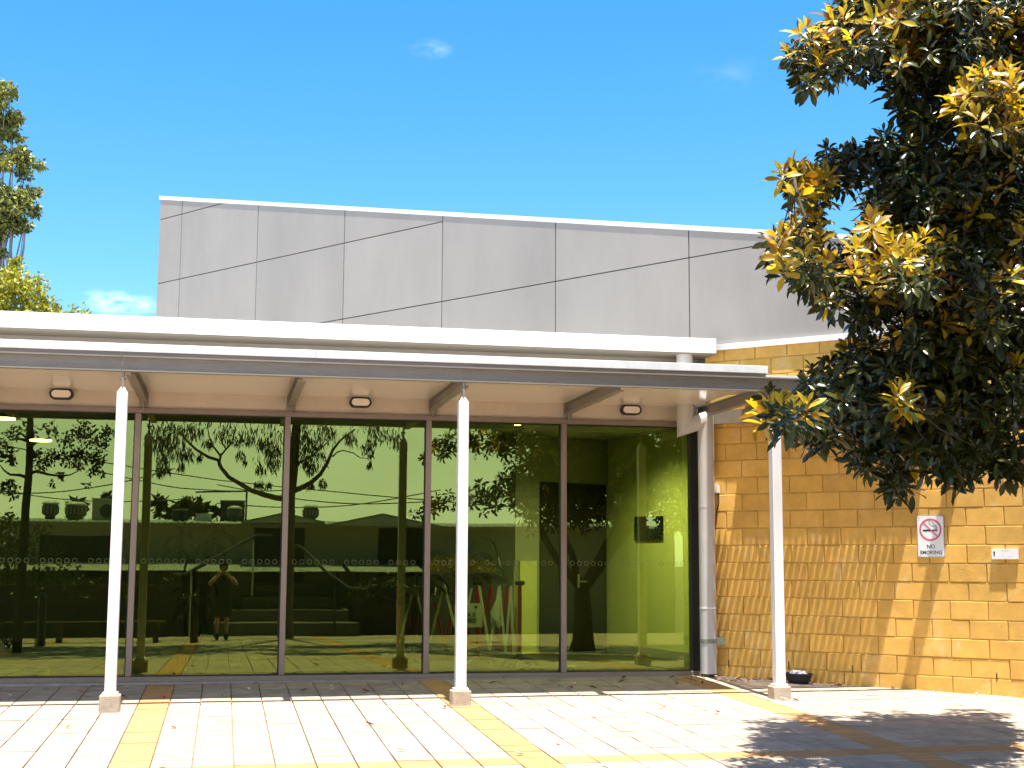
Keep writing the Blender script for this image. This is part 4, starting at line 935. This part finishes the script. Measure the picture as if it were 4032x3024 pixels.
gh = thing('golden_hedge', 'square hedge with a golden sunlit top mirrored beside the middle post', 'hedge', (6.3, -22, -.6))
f_ = MB(); rnd = random.Random(310)
for k in range(60): foliage(f_, Vector((rnd.uniform(5.5, 7.2), rnd.uniform(-22.3, -21.6), 1.15 + rnd.uniform(-.12, .12))), .2, 50, .10, rnd, -.2, .5)
f_.build('leaves', gold_hedge_leaf, gh); MB().bbox(5.55, 7.15, -22.3, -21.6, -.62, 1.1, .05).build('core', timber, gh)
# bollards and planter
for (px, Y, lab) in ((162, 13.4, 'round topped black bollard beside the grass tuft, mirrored in the leftmost pane'), (763, 14.8, 'slim dark bollard at the foot of the steel rail post')):
    p = mirY(px, 2500, Y); g_ = gz(p.x, p.y); t = thing('bollard', lab, 'bollard', (p.x, p.y, g_), 'bollards across the yard')
    MB().lathe([(.085, 0), (.085, .95), (.075, 1.0), (.04, 1.04), (.005, 1.05)], (p.x, p.y, g_), 14).build('shaft', black_plastic, t)
bn = thing('timber_bench', 'dark timber bench in the garden bed mirrored in the leftmost pane', 'bench', (-3.8, -15.5, gz(-3.8, -15.5)))
g_ = gz(-3.8, -15.5)
b = MB()
for k in range(4): b.box(-5.6, -1.2, -15.75 + .12 * k, -15.65 + .12 * k, g_ + .42, g_ + .46)
b.build('seat', timber, bn); b = MB()
for k in range(3): b.box(-5.6, -1.2, -15.86, -15.82, g_ + .55 + .14 * k, g_ + .66 + .14 * k)
b.build('backrest', timber, bn)
for x in (-5.4, -3.4, -1.4): MB().box(x - .05, x + .05, -15.8, -15.35, g_ - .02, g_ + .42).build('leg', timber, bn)
gt = thing('grass_tuft', 'arching strappy grass clump beside the bollard, mirrored at far left', 'plant', (-4.0, -13, gz(-4, -13)))
b = MB(); rnd = random.Random(12); c0 = mirY(35, 2560, 12.3); c0.z = gz(c0.x, c0.y)
for k in range(90):
    a = rnd.uniform(0, 6.28); L_ = rnd.uniform(.35, .75); d = Vector((math.cos(a), math.sin(a), 0)); s_ = d.cross(UP) * .007
    pts = [c0 + d * (L_ * t * .9) + UP * (L_ * (1.35 * t - 1.25 * t * t)) for t in (0, .35, .7, 1.0)]
    b.add([q + s_ * (1 - .3 * i) for i, q in enumerate(pts)] + [q - s_ * (1 - .3 * i) for i, q in enumerate(pts)], [(i, i + 1, 5 + i, 4 + i) for i in range(3)])
b.build('blades', palm_leaf, gt)

# photographer behind the camera, mirrored in the second pane
pr = thing('person', 'mirrored person in dark knee length dress and boots holding up a phone', 'person', (0, -16.5, gz(0, -16.5)))
pz = gz(0, -16.5); PYc = -16.50
def skinned(name, verts, edges, radii, m, parent, sub=2):
    me = bpy.data.meshes.new(name); me.from_pydata([Vector(v) - org(parent) for v in verts], edges, [])
    o = bpy.data.objects.new(name, me); COL.objects.link(o); o.parent = parent; ORG[o.name] = org(parent)
    md = o.modifiers.new('skin', 'SKIN'); md.use_smooth_shade = True
    for i, r_ in enumerate(radii): me.skin_vertices[0].data[i].radius = (r_, r_) if not isinstance(r_, tuple) else r_
    me.skin_vertices[0].data[0].use_root = True
    ms_ = o.modifiers.new('sub', 'SUBSURF'); ms_.levels = sub; ms_.render_levels = sub
    me.materials.append(m); return o
V = lambda x, y, z: (x, PYc + y, pz + z)
vb = [V(0, 0, .95), V(0, .0, 1.12), V(0, -.01, 1.30), V(0, -.01, 1.44), V(0, 0, 1.53), V(0, .01, 1.62), V(0, .02, 1.72),
      V(.10, 0, .90), V(.10, .01, .50), V(.10, -.02, .10), V(.10, .12, .05), V(-.10, 0, .90), V(-.10, .01, .50), V(-.10, -.02, .10), V(-.10, .12, .05),
      V(.19, 0, 1.40), V(.30, .06, 1.26), V(.09, .27, 1.50), V(.05, .31, 1.55), V(-.19, 0, 1.40), V(-.30, .06, 1.26), V(-.09, .27, 1.50), V(-.05, .31, 1.55)]
eb = [(0, 1), (1, 2), (2, 3), (3, 4), (4, 5), (5, 6), (0, 7), (7, 8), (8, 9), (9, 10), (0, 11), (11, 12), (12, 13), (13, 14), (3, 15), (15, 16), (16, 17), (17, 18), (3, 19), (19, 20), (20, 21), (21, 22)]
rbd = [(.14, .11), (.125, .10), (.145, .11), (.12, .09), .05, .085, .075, .09, .058, .04, .035, .09, .058, .04, .035, .06, .045, .032, .03, .06, .045, .032, .03]
skinned('body', vb, eb, rbd, skin, pr)
b = MB(); b.lathe([(.21, .52), (.20, .75), (.185, .95), (.165, 1.12), (.18, 1.30), (.17, 1.42), (.08, 1.50)], (0, PYc - .005, pz), 20, 1, .72); b.build('dress', dress, pr, smooth=True)
b = MB(); b.lathe([(.085, 1.58), (.098, 1.66), (.095, 1.74), (.06, 1.79), (.01, 1.80)], (0, PYc - .015, pz), 16); b.build('hair', hair_m, pr, smooth=True)
for sx in (-.10, .10): skinned('boot', [V(sx, -.03, .32), V(sx, -.03, .10), V(sx, .06, .055), V(sx, .15, .045)], [(0, 1), (1, 2), (2, 3)], [.062, .058, .05, .042], boot_m, pr, 1)
ph = thing('mobile_phone', 'slim dark phone held up in both hands by the mirrored person', 'phone', (0, -16.17, 1.315))
MB().bbox(-.075, .075, -16.185, -16.176, 1.275, 1.350, .003).build('phone_body', black_plastic, ph)

# ---------------------------------------------------------------- inside the pavilion
def onV(px, py, A_, d_):                               # survey onto a vertical plane through A_ along d_
    n_ = Vector((-d_.y, d_.x, 0)); r_ = ray(px, py); return CAM + r_ * ((A_ - CAM).dot(n_) / r_.dot(n_))
BA, BB = Vector((3.70, 1.53, 0)), Vector((2.35, 2.85, 0)); BD = (BB - BA).normalized(); BNn = Vector((BD.y, -BD.x, 0))
if BNn.y > 0: BNn = -BNn
br = thing('expanding_barrier', 'red and white folding lattice barrier standing inside behind the glass', 'barrier', tuple(BA))
def bq(X, Y, off=0.): return onV(1400 + X * .339, 2150 + Y * .339, BA, BD) + BNn * off
WB_ = [((515, 1125), (690, 450)), ((690, 450), (835, 980)), ((855, 1160), (1035, 455)), ((1035, 455), (1160, 940)), ((1290, 780), (1357, 490)), ((1440, 460), (1565, 1215)), ((1565, 1215), (1675, 460)), ((1675, 460), (1748, 1232)), ((1748, 1232), (1812, 460)), ((1812, 460), (1840, 1240))]
RB_ = [((1030, 1172), (915, 650)), ((1030, 1172), (1130, 700)), ((680, 1150), (560, 640)), ((680, 1150), (800, 700)), ((1440, 1200), (1570, 455)), ((1570, 455), (1670, 1226)), ((1670, 1226), (1757, 455)), ((1757, 455), (1806, 1240)), ((1340, 1160), (1290, 900))]
for k, (a, c) in enumerate(WB_): MB().bar(bq(*a, .012 + .001 * (k % 2)), bq(*c, .012 + .001 * (k % 2)), .034, .006, BNn).build('white_bar', barrier_white, br)
for k, (a, c) in enumerate(RB_): MB().bar(bq(*a, -.004 - .001 * (k % 2)), bq(*c, -.004 - .001 * (k % 2)), .034, .006, BNn).build('red_bar', barrier_red, br)
for k, X in enumerate((475, 1402, 1890)):
    p = bq(X, 1240, -.03); q = bq(X, 455, -.03); rr_ = (.016, .022, .026)[k]
    o = MB().tube([(p.x, p.y, .10), (p.x, p.y, q.z)], rr_, 12).build('post', barrier_red, br)
    if k != 0: MB().bbox(p.x - .06, p.x + .06, p.y - .04, p.y + .04, q.z, q.z + .055, .01).build('cap', black_plastic, o)
    b = MB(); arc = [(p.x + BNn.x * t - .0, p.y + BNn.y * t, .018 + .085 * (1 - (t / .26) ** 2)) for t in (-.26, -.2, -.1, 0, .1, .2, .26)]
    arc2 = [(p.x + .24 * math.cos(a), p.y, .02 + .10 * math.sin(a)) for a in [math.pi * i / 8 for i in range(9)]]
    b.tube(arc2, .022, 8); b.tube(arc, .02, 8); b.build('foot', black_plastic, o)
    b = MB(); b.tube([(p.x, p.y, .09), (p.x, p.y, .2)], rr_ + .012, 10); b.build('wheel_collar', black_plastic, o)
b = MB()
for a, c in WB_ + RB_:
    for e in (a, c): q = bq(*e, .018); b.tube([q, q + BNn * .006], .009, 6)
b.build('rivet', steel_bright, br)
cs = thing('closed_banner', 'white cloth notice reading this area is closed tied to the folding barrier', 'banner', tuple(bq(1330, 800, .03)))
c1, c2, c3, c4 = bq(1165, 655, .03), bq(1488, 668, .03), bq(1490, 940, .03), bq(1160, 950, .03)
n_ = 10; vs = []; rnd = random.Random(8)
for j in range(n_ + 1):
    for i in range(n_ + 1):
        p = c1.lerp(c2, i / n_).lerp(c4.lerp(c3, i / n_), j / n_) + BNn * (.006 * math.sin(i * 1.3) * (j / n_)); vs.append(p)
MB().add(vs, [(j * (n_ + 1) + i, j * (n_ + 1) + i + 1, (j + 1) * (n_ + 1) + i + 1, (j + 1) * (n_ + 1) + i) for j in range(n_) for i in range(n_)]).build('cloth', cloth_mat, cs, smooth=True)
ex = (c2 - c1).normalized()
if ex.x < 0: ex = -ex
ez_ = UP; en = ex.cross(ez_)
TM = Matrix(((ex.x, 0, en.x, 0), (ex.y, 0, en.y, 0), (0, 1, 0, 0), (0, 0, 0, 1)))
for txt, yy, xx in (('THIS', 715, 1272), ('AREA IS', 795, 1317), ('CLOSED', 862, 1317)):
    q = bq(xx, yy, .040); place('lettering', text_mesh(txt, .078, sign_black), cs, Matrix.Translation(q) @ TM)
q = bq(1418, 708, .040); MB().prism([(.016 * math.cos(k * math.pi / 8), .02 * math.sin(k * math.pi / 8)) for k in range(16)], q, ex, UP, en * .001).build('emblem', poster_g, cs)
bgp = thing('cloth_bag', 'crumpled white cloth bag hanging on the folding barrier', 'bag', tuple(bq(1655, 750, .04)))
vs = [bq(*p_, o_) for p_, o_ in [((1672, 560), .03), ((1700, 600), .045), ((1705, 850), .05), ((1728, 905), .035), ((1690, 955), .04), ((1630, 930), .035), ((1590, 905), .03), ((1585, 770), .04), ((1625, 700), .05), ((1650, 840), .085), ((1660, 700), .075)]]
MB().add(vs, [(0, 1, 10), (1, 2, 10), (2, 9, 10), (2, 3, 9), (3, 4, 9), (4, 5, 9), (5, 6, 9), (6, 7, 9), (7, 8, 9), (8, 10, 9), (8, 0, 10)]).build('bag_body', cloth_mat, bgp)
rp_ = thing('rolled_banner', 'pale rolled banner standing upright behind the folding barrier', 'banner', tuple(bq(1790, 1200, -.15)))
p = bq(1788, 700, -.15); MB().tube([(p.x, p.y, .002), (p.x, p.y, bq(1788, 240, -.15).z)], .032, 12).build('roll', M('pale_roll', (.6, .56, .4), .6), rp_)
# palms and dracaena
def frond(bb, base, d, L_, rise, nlf, lw, rnd, ll):
    d = Vector(d).normalized(); pts = []
    for k in range(13):
        t = k / 12; pts.append(Vector(base) + d * (L_ * (t - .12 * t * t)) + UP * (rise * (1.9 * t - 1.75 * t * t)))
    bb.tube(pts, [.007 - .005 * k / 12 for k in range(13)], 4, False)
    for k in range(nlf):
        t = .18 + .8 * k / nlf; i = min(11, int(t * 12)); p_ = pts[i].lerp(pts[i + 1], t * 12 - i); tg = (pts[i + 1] - pts[i]).normalized()
        sd = tg.cross(UP).normalized(); ln = ll * (math.sin(math.pi * (.18 + .8 * t)) ** .6)
        for s_ in (-1, 1):
            q = (sd * s_ + tg * .75 + UP * rnd.uniform(-.55, -.1)).normalized(); wv = q.cross(UP).normalized() * lw
            bb.add([p_ + wv * .3, p_ + q * ln * .5 + wv - UP * .01, p_ + q * ln - UP * ln * .22, p_ + q * ln * .5 - wv - UP * .01], [(0, 1, 2, 3)])
def palm(lab, base, hgt, fr, seed, ll=.30):
    rnd = random.Random(seed); t = thing('potted_palm', lab, 'palm', base, 'potted palms behind the glass'); x, y, z = base
    MB().lathe([(.13, 0), (.165, .30), (.18, .31), (.18, .34), (.15, .34), (.14, .30), (.01, .30)], base, 18).build('pot', black_plastic, t)
    MB().tube([(x, y, .28), (x + .01, y, hgt)], [.05, .03], 8).build('trunk', bark, t)
    b_ = MB()
    for (dx, dy, L_, rise) in fr: frond(b_, (x, y, hgt - .1), (dx, dy, 0), L_, rise, 24, .011, rnd, ll)
    b_.build('fronds', palm_leaf, t)
palm('dark feathery palm behind the left end of the folding barrier', (2.50, 2.55, .0), 1.0, [(-1, -.2, .62, .35), (-1, .2, .55, .10), (-.8, -.5, .62, -.10), (.9, -.1, .55, .5), (.5, -.7, .6, .30), (-.3, -.9, .6, .2), (.1, .5, .5, .75), (.95, .3, .6, .2)], 41, .27)
palm('tall dark palm with fronds reaching beside the middle post', (3.15, 3.1, .0), 1.2, [(.5, -.2, .75, 1.1), (1, .1, .75, .7), (.9, -.3, .8, .45), (-.6, -.4, .8, .8), (1, -.1, .8, .15), (-1, .1, .7, .5), (.3, .6, .5, 1.2)], 42, .30)
dc = thing('dracaena', 'dark potted dracaena with drooping strap leaves behind the second pane', 'plant', (-.35, 1.3, 0))
MB().lathe([(.15, 0), (.18, .3), (.18, .34), (.15, .34), (.01, .3)], (-.35, 1.3, 0), 18).build('pot', black_plastic, dc)
b = MB(); lb_ = MB(); rnd = random.Random(43)
for (dx, dy, hgt) in ((-.1, 0, 1.75), (.08, .05, 1.45), (0, -.06, 1.1), (.14, -.02, 1.85)):
    top = Vector((-.35 + dx * 1.7, 1.3 + dy, hgt)); b.tube([(-.35 + dx * .6, 1.3 + dy, .28), top], [.022, .016], 7)
    for k in range(26):
        a = k * 2.4; el = R(75 - 95 * k / 26); d = Vector((math.cos(a), math.sin(a), 0)); L_ = rnd.uniform(.38, .55)
        pts = [top - UP * (.012 * k)]
        v = d * math.cos(el) + UP * math.sin(el)
        for q in range(5): pts.append(pts[-1] + v * L_ / 5); v = (v + UP * -.42).normalized()
        sd = d.cross(UP) * .024; ws = (.6, 1, 1, .9, .6, .08)
        lb_.add([p_ + sd * ws[i] for i, p_ in enumerate(pts)] + [p_ - sd * ws[i] for i, p_ in enumerate(pts)], [(i, i + 1, 7 + i, 6 + i) for i in range(5)])
b.build('cane', bark, dc); lb_.build('leaves', palm_leaf, dc)
# poster on the inner wall
pw0, pw1 = Vector((5.78, 4.72, 0)), Vector((6.62, .35, 0)); pwd = (pw1 - pw0).normalized()
ps = thing('wall_poster', 'black framed poster with a green swirl on the bright inner wall', 'poster', tuple(onV(2558, 2080, pw0, pwd)))
cq = [onV(x, y, pw0, pwd) for x, y in ((2503, 2130), (2613, 2128), (2613, 2032), (2503, 2034))]
pn = Vector((pwd.y, -pwd.x, 0)); pn = -pn if pn.x > 0 else pn
MB().add([q + pn * .004 for q in cq] + [q + pn * .024 for q in cq], [(4, 5, 6, 7), (0, 1, 5, 4), (1, 2, 6, 5), (2, 3, 7, 6), (3, 0, 4, 7)]).build('board', poster_m, ps)
eu_, ev_ = (cq[1] - cq[0]), UP; W_ = eu_.length; eu_ = eu_.normalized(); pc = (cq[0] + cq[2]) / 2 + eu_ * W_ * .14 + pn * .0255
b = MB()
for k in range(6):
    a0 = k * math.pi / 3; pts = []
    for t in range(7):
        a = a0 + t * .16; pts.append((.5 * (.16 + .035 * t) * W_ * 1.6 * math.cos(a) * .6, (.16 + .035 * t) * W_ * .48 * math.sin(a) * 1.0))
    inn = [(p_[0] * .80, p_[1] * .80) for p_ in pts[::-1]]
    pl_ = pts + inn; b.add([pc + eu_ * p_[0] + UP * p_[1] for p_ in pl_], [tuple((i, i + 1, 12 - i, 13 - i)) for i in range(6)])
for k in range(6): q = cq[0] + pn * .0255 + eu_ * W_ * .07 + UP * (.10 + .024 * k); b.obox(q, eu_ * W_ * (.27 - .03 * (k % 2)), UP * .008, pn * .0005)
b.build('print', poster_g, ps)
# lamps inside
def disc_lamp(px, py, Y, r_, lab, name='pendant_light', cat='ceiling light', pend=True):
    r_ *= .62; p = onY(px, py, Y); t = thing(name, lab, cat, tuple(p), 'ceiling lights inside the pavilion')
    MB().lathe([(r_, 0), (r_, .02)], (p.x, p.y, p.z), 22).build('glowing_disc', lamp_on, t)
    MB().lathe([(r_ * 1.22, .021), (r_ * 1.22, .05), (r_ * .3, .09)], (p.x, p.y, p.z), 22).build('shade', frame_dark, t)
    if pend and p.z < 3.05: MB().tube([(p.x, p.y, p.z + .08), (p.x, p.y, 3.208)], .006, 5).build('cord', frame_dark, t)
disc_lamp(20, 1652, 2.2, .20, 'round pendant lamp at the far left inside, highest one')
disc_lamp(160, 1737, 6.0, .26, 'round pendant lamp inside seen just right of the mirrored tree trunk')
disc_lamp(1085, 1758, 6.5, .24, 'lower round pendant lamp beside the third mullion')
disc_lamp(1122, 1682, 4.0, .22, 'upper round pendant lamp behind the third mullion')
p = onY(2148, 1703, 3.0); t = thing('downlight', 'small bright recessed downlight in the ceiling right of the middle post', 'downlight', (p.x, p.y, 3.2))
p = Vector((3.9, 2.6, 3.2)); 
MB().lathe([(.045, -.012), (.045, -.004)], (p.x, p.y, 3.21), 16).build('glowing_disc', lamp_on, t); MB().lathe([(.062, -.006), (.062, -.002)], (p.x, p.y, 3.21), 16).build('bezel', steel_bright, t)
for (x, y, e, c_) in ((5.0, 2.3, 330, (1, .93, .78)), (2.9, .75, 130, (1, .97, .88))):  # added ceiling spots that brighten the inner wall and the barrier
    ld = bpy.data.lights.new('fill_beam', 'SPOT'); ld.energy = e; ld.spot_size = R(150); ld.spot_blend = .9; ld.shadow_soft_size = .12; ld.color = c_
    lo = bpy.data.objects.new('fill_beam', ld); COL.objects.link(lo); lo.location = (x, y, 3.18)
    t2 = thing('downlight', 'added fill lamp over the bright inner wall with the poster' if x > 4 else 'added fill lamp over the folding barrier', 'downlight', (x, y, 3.19))
    MB().lathe([(.06, -.010), (.06, -.002)], (x, y, 3.212), 16).build('glowing_disc', lamp_on, t2)
for (x0, x1, y, lab) in ((-1.45, -.75, .95, 'short linear ceiling light inside at the leftmost post'), (-.55, .2, .95, 'linear ceiling light inside at the top of the second pane')):
    t = thing('linear_light', lab, 'ceiling light', ((x0 + x1) / 2, y, 3.1), 'linear ceiling lights inside')
    MB().box(x0, x1, y - .03, y + .03, 3.10, 3.118).build('tube', lamp_on, t); MB().box(x0 - .02, x1 + .02, y - .05, y + .05, 3.12, 3.205).build('housing', sign_grey, t)
bx = thing('small_box', 'small white box with a black arch mark on the floor by the right mullion', 'box', (4.13, .35, 0))
q0 = onY(2240, 2640, .4); MB().bbox(4.02, 4.165, .35, .43, .001, .105, .005).build('carton', sign_white, bx)
b = MB()
for k in range(8):
    a0, a1 = math.pi * k / 8, math.pi * (k + 1) / 8; f2 = lambda a, r_: (4.0925 + r_ * math.cos(a), .3485, .045 + r_ * math.sin(a))
    b.add([f2(a0, .03), f2(a0, .042), f2(a1, .042), f2(a1, .03)], [(0, 1, 2, 3)])
b.build('arch_mark', sign_black, bx)
tp = thing('floor_bolt', 'short white bent pipe standing on the floor inside the leftmost pane', 'pipe', (-1.9, .25, 0))
b = MB(); b.tube([(-1.86, .25, .001), (-1.86, .25, .13), (-1.96, .25, .135)], .014, 8); b.build('pipe', sign_white, tp)
